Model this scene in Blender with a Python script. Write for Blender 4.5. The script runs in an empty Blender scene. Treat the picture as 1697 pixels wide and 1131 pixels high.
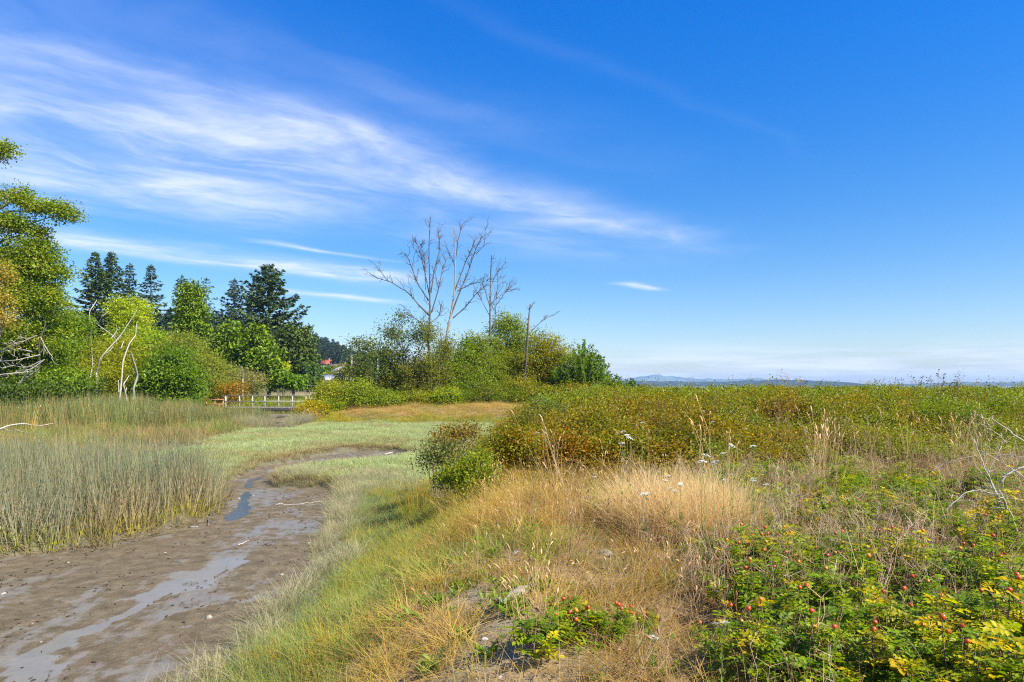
import bpy, math, random
import numpy as np
from mathutils import Vector, Euler

SC = bpy.context.scene
COL = SC.collection
R = math.radians
CAM_Z = 3.6
FPX = 1131.0           # focal length in pixels of the 1697 px wide photograph (24 mm lens)
HZ = 639.0             # pixel row of the horizon

# ------------------------------------------------------------------ camera
cam_d = bpy.data.cameras.new('camera')
cam_d.sensor_width = 36.0
cam_d.lens = 36.0 * FPX / 1697.0
cam_d.shift_y = (HZ - 565.5) / 1697.0
cam_d.clip_start = 0.1
cam_d.clip_end = 60000
cam = bpy.data.objects.new('camera', cam_d)
cam.location = (0, 0, CAM_Z)
cam.rotation_euler = (R(90), 0, 0)
COL.objects.link(cam)
SC.camera = cam

# ------------------------------------------------------------------ render settings
SC.view_settings.view_transform = 'Standard'
SC.view_settings.look = 'None'
SC.view_settings.gamma = 1
SC.view_settings.use_curve_mapping = False
SC.view_settings.exposure = 0.98
cy = SC.cycles
cy.max_bounces = 7
cy.diffuse_bounces = 3
cy.glossy_bounces = 3
cy.transmission_bounces = 4
cy.transparent_max_bounces = 8
cy.volume_bounces = 1
cy.use_denoising = False
cy.use_adaptive_sampling = False
cy.filter_width = 1.15
cy.sample_clamp_indirect = 6

# ------------------------------------------------------------------ world and sun
SUN_EL, SUN_AZ = R(46), math.atan2(0.80, -0.52)      # azimuth clockwise from +Y
world = bpy.data.worlds.new('World')
SC.world = world
world.use_nodes = True
wn, wl = world.node_tree.nodes, world.node_tree.links
wn.clear()


class NT:
    """tiny expression helper for math nodes"""
    def __init__(s, tree):
        s.t = tree

    def n(s, typ, **kw):
        nd = s.t.nodes.new(typ)
        for k, v in kw.items():
            setattr(nd, k, v)
        return nd

    def link(s, a, b):
        if isinstance(a, (int, float)):
            b.default_value = a
        elif isinstance(a, (tuple, list)):
            b.default_value = a
        else:
            s.t.links.new(a, b)

    def m(s, op, a, b=None, c=None, clamp=False):
        nd = s.n('ShaderNodeMath', operation=op, use_clamp=clamp)
        for i, v in enumerate((a, b, c)):
            if v is not None:
                s.link(v, nd.inputs[i])
        return nd.outputs[0]

    def mr(s, v, a, b, c=0.0, d=1.0, smooth=True):
        nd = s.n('ShaderNodeMapRange', interpolation_type='SMOOTHSTEP' if smooth else 'LINEAR')
        for i, q in enumerate((v, a, b, c, d)):
            s.link(q, nd.inputs[i])
        return nd.outputs[0]

    def comb(s, x, y, z):
        nd = s.n('ShaderNodeCombineXYZ')
        for i, q in enumerate((x, y, z)):
            s.link(q, nd.inputs[i])
        return nd.outputs[0]

    def noise(s, vec, scale, detail=4, rough=.55, dist=0.0):
        nd = s.n('ShaderNodeTexNoise')
        if vec is not None:
            s.link(vec, nd.inputs['Vector'])
        nd.inputs['Scale'].default_value = scale
        nd.inputs['Detail'].default_value = detail
        nd.inputs['Roughness'].default_value = rough
        nd.inputs['Distortion'].default_value = dist
        return nd.outputs['Fac']

    def mix(s, f, a, b, blend='MIX'):
        nd = s.n('ShaderNodeMix', data_type='RGBA', blend_type=blend)
        s.link(f, nd.inputs[0])
        for v, i in ((a, 6), (b, 7)):
            if isinstance(v, (tuple, list)):
                v = (*v[:3], 1)
            s.link(v, nd.inputs[i])
        return nd.outputs[2]


def build_world():
    N = NT(world.node_tree)
    out = N.n('ShaderNodeOutputWorld')
    bg = N.n('ShaderNodeBackground')
    bg.inputs['Strength'].default_value = 0.091
    sky = N.n('ShaderNodeTexSky', sky_type='NISHITA')
    sky.sun_disc = False
    sky.sun_elevation = SUN_EL
    sky.sun_rotation = SUN_AZ
    sky.altitude = 0
    sky.air_density = 1.0
    sky.dust_density = 0.55
    sky.ozone_density = 3.0
    tc = N.n('ShaderNodeTexCoord')
    sep = N.n('ShaderNodeSeparateXYZ')
    nrm = N.n('ShaderNodeVectorMath', operation='NORMALIZE')
    N.link(tc.outputs['Generated'], nrm.inputs[0])
    N.link(nrm.outputs[0], sep.inputs[0])
    dx, dy, dz = sep.outputs
    # saturated blue of the photograph, deeper overhead
    hs = N.n('ShaderNodeHueSaturation')
    hs.inputs['Saturation'].default_value = 1.34
    hs.inputs['Value'].default_value = 0.86
    N.link(sky.outputs[0], hs.inputs['Color'])
    hi = N.mr(dz, 0.03, 0.60)
    skyc = N.mix(1.0, hs.outputs[0], N.mix(hi, (0.98, 0.99, 1.09), (0.04, 1.0, 1.62)), 'MULTIPLY')
    # cirrus: a flat cloud layer seen in true perspective
    zc = N.m('MAXIMUM', dz, 0.03)
    px = N.m('DIVIDE', dx, zc)
    py = N.m('DIVIDE', dy, zc)
    t = N.m('ADD', N.m('MULTIPLY', px, .75), N.m('MULTIPLY', py, .66))
    s = N.m('ADD', N.m('MULTIPLY', px, -.66), N.m('MULTIPLY', py, .75))
    w = N.noise(N.comb(t, s, 0.0), 0.9, 3, .5)
    s2 = N.m('ADD', s, N.m('MULTIPLY', N.m('SUBTRACT', w, .5), .55))
    w2 = N.noise(N.comb(t, s, 4.0), 2.6, 5, .6)
    s3 = N.m('ADD', s2, N.m('MULTIPLY', N.m('SUBTRACT', w2, .5), .22))
    fib = N.noise(N.comb(N.m('MULTIPLY', t, .55), N.m('MULTIPLY', s3, 2.0), 7.0), 1.3, 9, .58)
    puf = N.noise(N.comb(N.m('MULTIPLY', t, 1.0), N.m('MULTIPLY', s3, 1.4), 3.0), 1.6, 8, .6)
    tex = N.m('ADD', N.m('MULTIPLY', fib, .36), N.m('MULTIPLY', puf, .64))

    def band(s0, wd, t0, t0s, t1, t1s, a):
        q = N.m('DIVIDE', N.m('SUBTRACT', s2, s0), wd)
        g = N.m('POWER', math.e, N.m('MULTIPLY', N.m('MULTIPLY', q, q), -1.0))
        g = N.m('MULTIPLY', g, N.mr(t, t0 - t0s, t0 + t0s))
        g = N.m('MULTIPLY', g, N.mr(t, t1 - t1s, t1 + t1s, 1.0, 0.0))
        return N.m('MULTIPLY', g, a)
    cov = None
    for b in ((2.46, .19, -2.0, 1.2, 1.6, .5, .70),
              (2.72, .24, .8, .7, 3.9, 1.2, .85),
              (3.0, .34, -2.0, 1.2, 1.3, .8, .55),
              (3.75, .75, -2.6, 1.2, 1.6, .9, 1.15),
              (5.55, .33, .3, .7, 3.5, .4, 1.6),
              (4.75, .07, 1.9, .3, 2.9, .35, .85),
              (7.05, .17, 2.6, .4, 4.5, .5, .95),
              (4.32, .10, 5.25, .25, 5.8, .3, 1.7),
              (3.4, .55, 1.9, 1.2, 4.0, 1.5, .42),
              (1.38, .05, 1.2, .6, 2.8, .7, .06),
              (1.98, .24, -.2, .6, 2.2, 1.0, .16),
              (-3.4, .7, -4.0, 2.5, 2.5, 2.5, .6),
              (-8.0, 1.2, -5.0, 4.5, 6.0, 4.5, .6)):
        v = band(*b)
        cov = v if cov is None else N.m('ADD', cov, v)
    tear = N.noise(N.comb(N.m('MULTIPLY', t, .8), N.m('MULTIPLY', s3, 1.7), 11.0), 1.25, 5, .6, .6)
    cov = N.m('MULTIPLY', N.m('MINIMUM', cov, 1.15), N.mr(tear, .34, .62, .50, 1.08))
    amt = N.m('MULTIPLY', cov, N.mr(tex, .36, .66, .38, 1.0), clamp=True)
    amt = N.m('MULTIPLY', amt, 0.77)
    amt = N.m('MULTIPLY', amt, N.mr(dz, .035, .09))
    # thin pale stratus low over the water
    az = N.m('ARCTAN2', dx, dy)
    low = N.noise(N.comb(N.m('MULTIPLY', az, 5.0), N.m('MULTIPLY', dz, 60.0), 0.0), 1.0, 6, .6)
    lowm = N.m('MULTIPLY', N.mr(low, .36, .66), N.m('MULTIPLY', N.mr(dz, .004, .014), N.mr(dz, .025, .07, 1.0, 0.0)))
    amt = N.m('MAXIMUM', amt, N.m('MULTIPLY', lowm, .85))
    skyc = N.mix(amt, skyc, (5.4, 5.8, 6.9))
    N.link(skyc, bg.inputs['Color'])
    N.link(bg.outputs[0], out.inputs[0])


build_world()
sun_d = bpy.data.lights.new('sun', 'SUN')
sun_d.energy = 5.0
sun_d.angle = R(0.55)
sun_d.color = (1.0, 0.93, 0.81)
sun = bpy.data.objects.new('sun', sun_d)
SDIR = Vector((math.sin(SUN_AZ) * math.cos(SUN_EL), math.cos(SUN_AZ) * math.cos(SUN_EL), math.sin(SUN_EL)))
sun.rotation_euler = SDIR.to_track_quat('Z', 'Y').to_euler()
sun.location = (40, -30, 60)
COL.objects.link(sun)

# ------------------------------------------------------------------ helpers
rng = np.random.default_rng(7)


def tag(o, label=None, cat=None, group=None, kind=None):
    if label: o['label'] = label
    if cat: o['category'] = cat
    if group: o['group'] = group
    if kind: o['kind'] = kind
    return o


def empty(name, loc, rz=0.0):
    o = bpy.data.objects.new(name, None)
    o.empty_display_size = .2
    o.location = loc
    o.rotation_euler = (0, 0, rz)
    COL.objects.link(o)
    return o


def thing(name, loc, label, cat, group=None, rz=0.0):
    return tag(empty(name, loc, rz), label, cat, group)


def copy_tree(o, parent=None):
    c = o.copy()
    COL.objects.link(c)
    if parent is not None:
        c.parent = parent
    for ch in list(o.children):
        copy_tree(ch, c)
    return c


class MB:
    """collects vertices, quads and triangles with a colour per vertex"""
    def __init__(s):
        s.V, s.Q, s.T, s.C, s.n = [], [], [], [], 0

    def add(s, V, Q=None, T=None, C=None):
        V = np.asarray(V, float).reshape(-1, 3)
        if Q is not None and len(Q): s.Q.append(np.asarray(Q, np.int64).reshape(-1, 4) + s.n)
        if T is not None and len(T): s.T.append(np.asarray(T, np.int64).reshape(-1, 3) + s.n)
        if C is None:
            C = np.ones((len(V), 3))
        C = np.asarray(C, float)
        if C.ndim == 1:
            C = np.tile(C, (len(V), 1))
        s.V.append(V)
        s.C.append(C)
        s.n += len(V)
        return s

    def mesh(s, name, mat=None, smooth=False):
        me = bpy.data.meshes.new(name)
        V = np.concatenate(s.V) if s.V else np.zeros((0, 3))
        C = np.concatenate(s.C) if s.C else np.zeros((0, 3))
        Q = np.concatenate(s.Q) if s.Q else np.zeros((0, 4), np.int64)
        T = np.concatenate(s.T) if s.T else np.zeros((0, 3), np.int64)
        me.vertices.add(len(V))
        me.vertices.foreach_set('co', V.astype(np.float32).ravel())
        me.loops.add(Q.size + T.size)
        me.loops.foreach_set('vertex_index', np.concatenate([Q.ravel(), T.ravel()]).astype(np.int32))
        me.polygons.add(len(Q) + len(T))
        ls = np.concatenate([np.arange(len(Q)) * 4, len(Q) * 4 + np.arange(len(T)) * 3]).astype(np.int32)
        me.polygons.foreach_set('loop_start', ls)
        if smooth:
            me.polygons.foreach_set('use_smooth', np.ones(len(Q) + len(T), bool))
        me.update(calc_edges=True)
        at = me.color_attributes.new('tint', 'FLOAT_COLOR', 'POINT')
        at.data.foreach_set('color', np.concatenate([C, np.ones((len(C), 1))], 1).astype(np.float32).ravel())
        if mat is not None:
            me.materials.append(mat)
        return me

    def obj(s, name, mat=None, parent=None, smooth=False, loc=None):
        o = bpy.data.objects.new(name, s.mesh(name, mat, smooth))
        COL.objects.link(o)
        if parent is not None:
            o.parent = parent
        if loc is not None:
            o.location = loc
        return o


def hash2(ix, iy, seed):
    h = (ix.astype(np.int64) * 374761393 + iy.astype(np.int64) * 668265263 + seed * 1274126177) & 0x7fffffff
    h = ((h ^ (h >> 13)) * 1274126177) & 0x7fffffff
    return ((h ^ (h >> 16)) & 0xffff) / 65535.0


def vnoise(x, y, seed=0, octv=3):
    x = np.asarray(x, float)
    y = np.asarray(y, float)
    tot, amp, nm = 0, 1.0, 0
    for k in range(octv):
        ix, iy = np.floor(x), np.floor(y)
        fx, fy = x - ix, y - iy
        fx, fy = fx * fx * (3 - 2 * fx), fy * fy * (3 - 2 * fy)
        a, b = hash2(ix, iy, seed + k), hash2(ix + 1, iy, seed + k)
        c, d = hash2(ix, iy + 1, seed + k), hash2(ix + 1, iy + 1, seed + k)
        tot = tot + amp * ((a * (1 - fx) + b * fx) * (1 - fy) + (c * (1 - fx) + d * fx) * fy)
        nm += amp
        amp *= .5
        x, y = x * 2.03 + 11, y * 2.03 + 5
    return tot / nm


def sst(x, a=0.0, b=1.0):
    t = np.clip((np.asarray(x, float) - a) / (b - a), 0, 1)
    return t * t * (3 - 2 * t)


def sdist(poly, x, y):
    """signed distance to a closed polygon, negative inside"""
    x = np.asarray(x, float)
    y = np.asarray(y, float)
    d = np.full(x.shape, 1e9)
    ins = np.zeros(x.shape, bool)
    P = np.asarray(poly, float)
    for (ax, ay), (bx, by) in zip(P, np.roll(P, -1, 0)):
        ex, ey = bx - ax, by - ay
        h = np.clip(((x - ax) * ex + (y - ay) * ey) / (ex * ex + ey * ey + 1e-12), 0, 1)
        d = np.minimum(d, np.hypot(x - ax - ex * h, y - ay - ey * h))
        c = (ay > y) != (by > y)
        ins ^= c & (x < (bx - ax) * (y - ay) / (by - ay + 1e-12) + ax)
    return np.where(ins, -d, d)


def pdist(line, x, y):
    d = np.full(np.shape(x), 1e9)
    for (ax, ay), (bx, by) in zip(line[:-1], line[1:]):
        ex, ey = bx - ax, by - ay
        h = np.clip(((x - ax) * ex + (y - ay) * ey) / (ex * ex + ey * ey), 0, 1)
        d = np.minimum(d, np.hypot(x - ax - ex * h, y - ay - ey * h))
    return d


# ------------------------------------------------------------------ terrain
MUD = [(-30, -10), (-3.3, -10), (-3.5, 2), (-3.8, 8), (-3.55, 11), (-3.7, 12.7), (-4.4, 15.6), (-5.2, 20), (-5.7, 22.6),
       (-6.5, 23.8), (-8.1, 23.9), (-9.0, 25.2), (-9.2, 27.4), (-8.4, 28.9), (-6.9, 30.2), (-5.4, 32.0), (-5.0, 34),
       (-6.2, 36.2), (-8.2, 36.6), (-9.6, 34.6), (-10.2, 31.8), (-10.7, 29.4), (-10.6, 26.0), (-9.7, 22.6), (-8.4, 18.6), (-8.8, 17),
       (-9.3, 15.4), (-10.1, 14.7), (-11, 14), (-13.2, 12.6), (-18, 11), (-30, 9)]
MARSH = [(-3.0, -10), (-3.1, 8), (-2.9, 11), (-2.9, 13), (-3.1, 16), (-3.0, 20), (-2.7, 25), (-2.0, 32), (-0.4, 42), (1.8, 50),
         (1.2, 54), (-4, 55.5), (-10, 55.6), (-15.5, 56), (-17.6, 58), (-19, 62), (-20, 66), (-19, 80), (-24, 110), (-30, 135),
         (-52, 132), (-56, 100), (-47, 80), (-41, 68), (-37, 60), (-41, 53), (-60, 46), (-90, 38), (-90, -10)]
CREEK = [(-18.0, 50.5), (-18.6, 54), (-19.6, 58), (-21, 62), (-23, 68), (-26, 76)]
THREAD = [(-4.5, 33.5), (-7.4, 32.6), (-8.9, 31.2), (-10.0, 28.4), (-9.9, 25.8), (-8.9, 22.9), (-7.9, 20.0), (-7.4, 17.5)]


def ground_z(x, y, full=False):
    x = np.asarray(x, float)
    y = np.asarray(y, float)
    wob = (vnoise(x * .9, y * .9, 3) - .5) * .5
    dm = sdist(MUD, x, y) + wob * .9
    pool = np.hypot((x + 19.6) / 2.6, (y - 36.3) / 1.5) * 1.5 - 1.5 + wob
    dm = np.minimum(dm, pool)
    dm = np.minimum(dm, pdist(CREEK, x, y) - 1.0 + wob)
    dl = sdist(MARSH, x, y) + wob
    far = sst(y, 20, 60)
    wid = 3.3 + 3.0 * far
    low = .02 + .26 * sst(dm, -.05, .38) + .10 * sst(dm, .4, 3.0)
    low = low + .12 * sst(y, 24, 60)
    low = low - .10 * sst(.27 - pdist(THREAD, x, y) + wob * 1.3, 0, .5) * (dm < .2)
    up = sst(dl, -.2, wid)
    top = 1.72 - .12 * sst(-x, 15, 30)
    z = low + (top - low) * up
    z = z + up * ((vnoise(x * .22, y * .22, 9) - .5) * .30 + (vnoise(x * .9, y * .9, 21) - .5) * .16)
    z = z + (1 - up) * sst(dm, .2, 1.2) * (vnoise(x * .7, y * .7, 33) - .5) * .10
    z = z + (1 - sst(dm, -.4, .2)) * (vnoise(x * .8, y * .8, 41) - .5) * .07
    # beach and sea bed
    yc = 100 + np.where(x < -12, (-12 - x) * 4.6, 0)
    sea = sst(y, yc - 4, yc + 14)
    z = z * (1 - sea) - 1.9 * sea
    # wooded hill beyond the bay
    hill = sst((-x - 62) / 130) * sst((y - 190) / 260)
    z = z + 33 * hill * (1 - sst((yc - y), 30, 0) * .0)
    z = np.where((x < -60) & (y > 150), np.maximum(z, 30 * sst((-x - 88) / 110) * sst((y - 190) / 260) + 1.2 * sst((-x - 70) / 40)), z)
    if full:
        return z, dm, dl, up
    return z


def gz(x, y):
    return float(ground_z(np.array([x]), np.array([y]))[0])


def gp(px, py, dz=0.0):
    """where the ray through a pixel of the photograph meets the ground"""
    dx, dd = (px - 848.5) / FPX, (HZ - py) / FPX
    ys = np.concatenate([np.arange(3, 40, .03), np.arange(40, 160, .15)])
    zr = CAM_Z + dd * ys
    zg = ground_z(dx * ys, ys) + dz
    k = np.argmax(zr <= zg)
    if not (zr <= zg).any():
        k = len(ys) - 1
    return np.array([dx * ys[k], ys[k], zg[k] - dz])


def wp(px, py, Y):
    return np.array([(px - 848.5) / FPX * Y, Y, CAM_Z + (HZ - py) / FPX * Y])


# ------------------------------------------------------------------ materials
MATS = {}


def leaf_mat(name, trans=.38, rough=.5, spec=.35, inst=False, sat=1.12, upn=0.0, val=1.0):
    if name in MATS: return MATS[name]
    m = bpy.data.materials.new(name)
    m.use_nodes = True
    N = NT(m.node_tree)
    m.node_tree.nodes.clear()
    out = N.n('ShaderNodeOutputMaterial')
    at = N.n('ShaderNodeAttribute', attribute_name='tint')
    c = at.outputs['Color']
    if inst:
        ai = N.n('ShaderNodeAttribute', attribute_name='itint', attribute_type='INSTANCER')
        c = N.mix(1.0, c, ai.outputs['Color'], 'MULTIPLY')
    geo = N.n('ShaderNodeNewGeometry')
    v = N.mr(geo.outputs['Random Per Island'], 0, 1, .82, 1.18, False)
    hs = N.n('ShaderNodeHueSaturation')
    hs.inputs['Saturation'].default_value = sat
    N.link(N.m('MULTIPLY', v, val), hs.inputs['Value'])
    N.link(c, hs.inputs['Color'])
    c = hs.outputs[0]
    p = N.n('ShaderNodeBsdfPrincipled')
    p.inputs['Roughness'].default_value = rough
    p.inputs['Specular IOR Level'].default_value = spec
    N.link(c, p.inputs['Base Color'])
    tr = N.n('ShaderNodeBsdfTranslucent')
    if upn:
        vm = N.n('ShaderNodeMix', data_type='VECTOR')
        vm.inputs[0].default_value = upn
        N.link(geo.outputs['Normal'], vm.inputs[4])
        vm.inputs[5].default_value = (0, 0, 1)
        vn = N.n('ShaderNodeVectorMath', operation='NORMALIZE')
        N.link(vm.outputs[1], vn.inputs[0])
        N.link(vn.outputs[0], p.inputs['Normal'])
    hs2 = N.n('ShaderNodeHueSaturation')
    hs2.inputs['Saturation'].default_value = 1.1
    hs2.inputs['Value'].default_value = 1.35
    N.link(c, hs2.inputs['Color'])
    N.link(hs2.outputs[0], tr.inputs['Color'])
    mx = N.n('ShaderNodeMixShader')
    mx.inputs[0].default_value = trans
    N.link(p.outputs[0], mx.inputs[1])
    N.link(tr.outputs[0], mx.inputs[2])
    N.link(mx.outputs[0], out.inputs[0])
    MATS[name] = m
    return m


def wood_mat(name, c1, c2, scale=6.0, rough=.85, bump=.4, stretch=.25):
    if name in MATS: return MATS[name]
    m = bpy.data.materials.new(name)
    m.use_nodes = True
    N = NT(m.node_tree)
    p = m.node_tree.nodes['Principled BSDF']
    tc = N.n('ShaderNodeTexCoord')
    mp = N.n('ShaderNodeMapping')
    mp.inputs['Scale'].default_value = (1, 1, stretch)
    N.link(tc.outputs['Object'], mp.inputs[0])
    n1 = N.noise(mp.outputs[0], scale, 8, .65, .6)
    n2 = N.noise(tc.outputs['Object'], scale * .25, 3)
    f = N.mr(N.m('ADD', N.m('MULTIPLY', n1, .7), N.m('MULTIPLY', n2, .3)), .33, .67)
    N.link(N.mix(f, c1, c2), p.inputs['Base Color'])
    p.inputs['Roughness'].default_value = rough
    p.inputs['Specular IOR Level'].default_value = .25
    b = N.n('ShaderNodeBump')
    b.inputs['Strength'].default_value = bump
    b.inputs['Distance'].default_value = .03
    N.link(n1, b.inputs['Height'])
    N.link(b.outputs[0], p.inputs['Normal'])
    MATS[name] = m
    return m


def plain_mat(name, col, rough=.7, spec=.3, var=.15, scale=8.0, bump=.15):
    if name in MATS: return MATS[name]
    m = bpy.data.materials.new(name)
    m.use_nodes = True
    N = NT(m.node_tree)
    p = m.node_tree.nodes['Principled BSDF']
    tc = N.n('ShaderNodeTexCoord')
    n1 = N.noise(tc.outputs['Object'], scale, 6, .6)
    f = N.mr(n1, .3, .7)
    a = [c * (1 - var) for c in col]
    b_ = [min(1, c * (1 + var)) for c in col]
    N.link(N.mix(f, a, b_), p.inputs['Base Color'])
    p.inputs['Roughness'].default_value = rough
    p.inputs['Specular IOR Level'].default_value = spec
    b = N.n('ShaderNodeBump')
    b.inputs['Strength'].default_value = bump
    b.inputs['Distance'].default_value = .02
    N.link(n1, b.inputs['Height'])
    N.link(b.outputs[0], p.inputs['Normal'])
    MATS[name] = m
    return m


BARK = wood_mat('bark', (.16, .125, .09), (.30, .25, .19), 14, bump=.6)
BARK_DARK = wood_mat('fir_bark', (.07, .048, .034), (.17, .12, .085), 9, bump=.6)
BARK_DEAD = wood_mat('dead_wood', (.075, .064, .054), (.165, .142, .118), 10, bump=.5)
BARK_WHITE = wood_mat('bleached_wood', (.30, .265, .21), (.52, .47, .39), 12, bump=.5)
TWIG = wood_mat('twig', (.20, .15, .10), (.34, .27, .19), 20, bump=.2)
CANE = wood_mat('dry_cane', (.40, .34, .27), (.60, .53, .44), 20, bump=.2)
RAIL = wood_mat('weathered_rail', (.33, .31, .26), (.50, .47, .40), 12, bump=.25)
DECKWOOD = wood_mat('deck_wood', (.19, .165, .13), (.31, .27, .22), 10, bump=.4)
ORANGE = plain_mat('faded_orange_paint', (.45, .17, .085), .6, .3, .2, 9)
STONE = plain_mat('pale_stone', (.36, .33, .27), .9, .2, .28, 9, .5)
SHELL = plain_mat('shell', (.30, .27, .22), .6, .3, .15, 14, .3)


def ground_material():
    m = bpy.data.materials.new('ground')
    m.use_nodes = True
    N = NT(m.node_tree)
    p = m.node_tree.nodes['Principled BSDF']
    geo = N.n('ShaderNodeNewGeometry')
    pos = geo.outputs['Position']
    mudA = N.n('ShaderNodeAttribute', attribute_name='mud').outputs['Fac']
    topA = N.n('ShaderNodeAttribute', attribute_name='top').outputs['Fac']
    sandA = N.n('ShaderNodeAttribute', attribute_name='sand').outputs['Fac']
    hillA = N.n('ShaderNodeAttribute', attribute_name='hillside').outputs['Fac']
    n_big = N.noise(pos, .6, 5, .6)
    litter = N.noise(pos, 9.0, 8, .75)
    n_mid = N.noise(pos, 3.2, 7, .65)
    n_fine = N.noise(pos, 22.0, 6, .7)
    n_grit = N.noise(pos, 90.0, 4, .7)
    # mud
    mp = N.n('ShaderNodeMapping')
    mp.inputs['Rotation'].default_value = (0, 0, R(14))
    mp.inputs['Scale'].default_value = (1.0, .42, 1)
    N.link(pos, mp.inputs[0])
    flow = N.noise(mp.outputs[0], .62, 8, .62, .8)
    flow2 = N.noise(mp.outputs[0], 3.4, 6, .65, .5)
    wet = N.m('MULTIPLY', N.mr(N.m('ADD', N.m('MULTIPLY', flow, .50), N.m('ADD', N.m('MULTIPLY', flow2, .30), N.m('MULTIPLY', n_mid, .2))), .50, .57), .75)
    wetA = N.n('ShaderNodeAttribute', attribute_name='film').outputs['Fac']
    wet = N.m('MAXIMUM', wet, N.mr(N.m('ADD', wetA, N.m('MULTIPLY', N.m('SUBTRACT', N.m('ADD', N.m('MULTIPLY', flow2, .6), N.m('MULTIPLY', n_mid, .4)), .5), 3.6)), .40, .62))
    mudc = N.mix(N.mr(n_mid, .32, .68), (.118, .092, .056), (.20, .156, .096))
    mudc = N.mix(N.mr(N.noise(pos, 1.1, 4, .6), .52, .68), mudc, (.165, .122, .080))
    mudc = N.mix(N.mr(n_grit, .62, .72), mudc, (.05, .038, .028))
    mudc = N.mix(N.m('MULTIPLY', N.mr(n_fine, .66, .74), .55), mudc, (.30, .25, .18))
    mudc = N.mix(N.m('MULTIPLY', wet, .55), mudc, (.22, .215, .195))  # wet mud, with paler grey mixed in to brighten its sky reflection
    # marsh floor, dry bank
    marsh = N.mix(N.mr(n_mid, .35, .65), (.12, .10, .065), (.17, .16, .085))
    bank = N.mix(N.mr(n_mid, .35, .65), (.26, .18, .095), (.40, .29, .155))
    bank = N.mix(N.mr(n_fine, .55, .7), bank, (.12, .09, .055))
    bank = N.mix(N.m('MULTIPLY', N.mr(litter, .5, .6), .7), bank, (.17, .125, .08))
    bank = N.mix(N.m('MULTIPLY', N.mr(n_grit, .6, .7), .6), bank, (.46, .37, .24))
    sand = N.mix(N.mr(n_fine, .3, .7), (.30, .24, .165), (.42, .345, .24))
    sand = N.mix(N.mr(n_grit, .6, .68), sand, (.17, .135, .10))
    hillc = N.mix(N.mr(n_big, .35, .65), (.05, .065, .022), (.10, .11, .035))
    c = N.mix(topA, marsh, bank)
    c = N.mix(sandA, c, sand)
    c = N.mix(mudA, c, mudc)
    c = N.mix(hillA, c, hillc)
    N.link(c, p.inputs['Base Color'])
    wm = N.m('MULTIPLY', wet, mudA)
    rr = N.mr(n_fine, .3, .7, .07, .22, False)
    drym = N.mr(mudA, 0, 1, .95, .62, False)
    mixr = N.n('ShaderNodeMix', data_type='FLOAT')
    N.link(wm, mixr.inputs[0])
    N.link(drym, mixr.inputs[2])
    N.link(rr, mixr.inputs[3])
    N.link(mixr.outputs[0], p.inputs['Roughness'])
    N.link(N.mr(wm, 0, 1, .03, .70, False), p.inputs['Specular IOR Level'])
    h = N.m('ADD', N.m('MULTIPLY', n_fine, .6), N.m('ADD', N.m('MULTIPLY', n_grit, .22), N.m('MULTIPLY', n_mid, 1.1)))
    b = N.n('ShaderNodeBump')
    N.link(N.mr(wm, 0, 1, 1.0, .16, False), b.inputs['Strength'])
    b.inputs['Distance'].default_value = .05
    N.link(h, b.inputs['Height'])
    N.link(b.outputs[0], p.inputs['Normal'])
    return m


def steps(parts):
    out = [parts[0][0]]
    for a, b, d in parts:
        n = max(1, int(round((b - a) / d)))
        out += list(np.linspace(a, b, n + 1)[1:])
    return np.array(out)


def build_ground():
    xs = steps([(-900, -300, 40), (-300, -60, 8), (-60, -26, 1.0), (-26, -14, .4), (-14, 3, .12), (3, 12, .3), (12, 60, 1.2), (60, 300, 20), (300, 900, 60)])
    ys = steps([(-60, 2, 4), (2, 6, .3), (6, 30, .12), (30, 40, .2), (40, 72, .5), (72, 160, 2), (160, 700, 12), (700, 900, 40)])
    X, Y = np.meshgrid(xs, ys)
    z, dm, dl, up = ground_z(X.ravel(), Y.ravel(), True)
    nx, ny = len(xs), len(ys)
    i = np.arange(nx - 1)[None, :] + np.arange(ny - 1)[:, None] * nx
    Q = np.stack([i, i + 1, i + 1 + nx, i + nx], -1).reshape(-1, 4)
    mb = MB().add(np.stack([X.ravel(), Y.ravel(), z], 1), Q)
    o = mb.obj('ground', ground_material(), smooth=True)
    me = o.data
    x, y = X.ravel(), Y.ravel()
    sandm = np.zeros(len(x))
    for (cx, cy, rx, ry) in ((-.02, 5.45, .30, .24), (-.45, 6.5, .3, .35), (.25, 4.7, .5, .22), (-.6, 7.8, .35, .3), (.95, 8.1, .3, .2)):
        sandm = np.maximum(sandm, 1 - sst(np.hypot((x - cx) / rx, (y - cy) / ry) + (vnoise(x * 5, y * 5, 5) - .5) * 1.6, .5, 1.15))
    sandm = np.maximum(sandm, sst(y, 98, 104) * (z > -.5) * (x > -40))
    film = np.zeros(len(x))
    FL = [gp(40, 1129)[:2], gp(110, 1075)[:2], gp(205, 1012)[:2], gp(330, 952)[:2], gp(400, 925)[:2]]
    near = (y < 26) & (x > -14) & (x < -3)
    film[near] = 1 - sst(pdist(FL, x[near] + (vnoise(x[near] * 1.1, y[near] * 1.1, 86) - .5) * 1.5, y[near] + (vnoise(x[near] * 1.1, y[near] * 1.1, 87) - .5) * 1.5) / (.30 + .35 * vnoise(x[near] * .8, y[near] * .8, 88)), .1, 1.2)
    for nm, v in (('film', film), ('mud', 1 - sst(dm, -.08, .12)), ('top', sst(up, .12, .5)), ('sand', sandm),
                  ('hillside', sst(y, 150, 190) * sst(-x, 40, 80))):
        a = me.attributes.new(nm, 'FLOAT', 'POINT')
        a.data.foreach_set('value', np.asarray(v, np.float32))
    tag(o, kind='structure')
    return o


build_ground()


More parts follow.
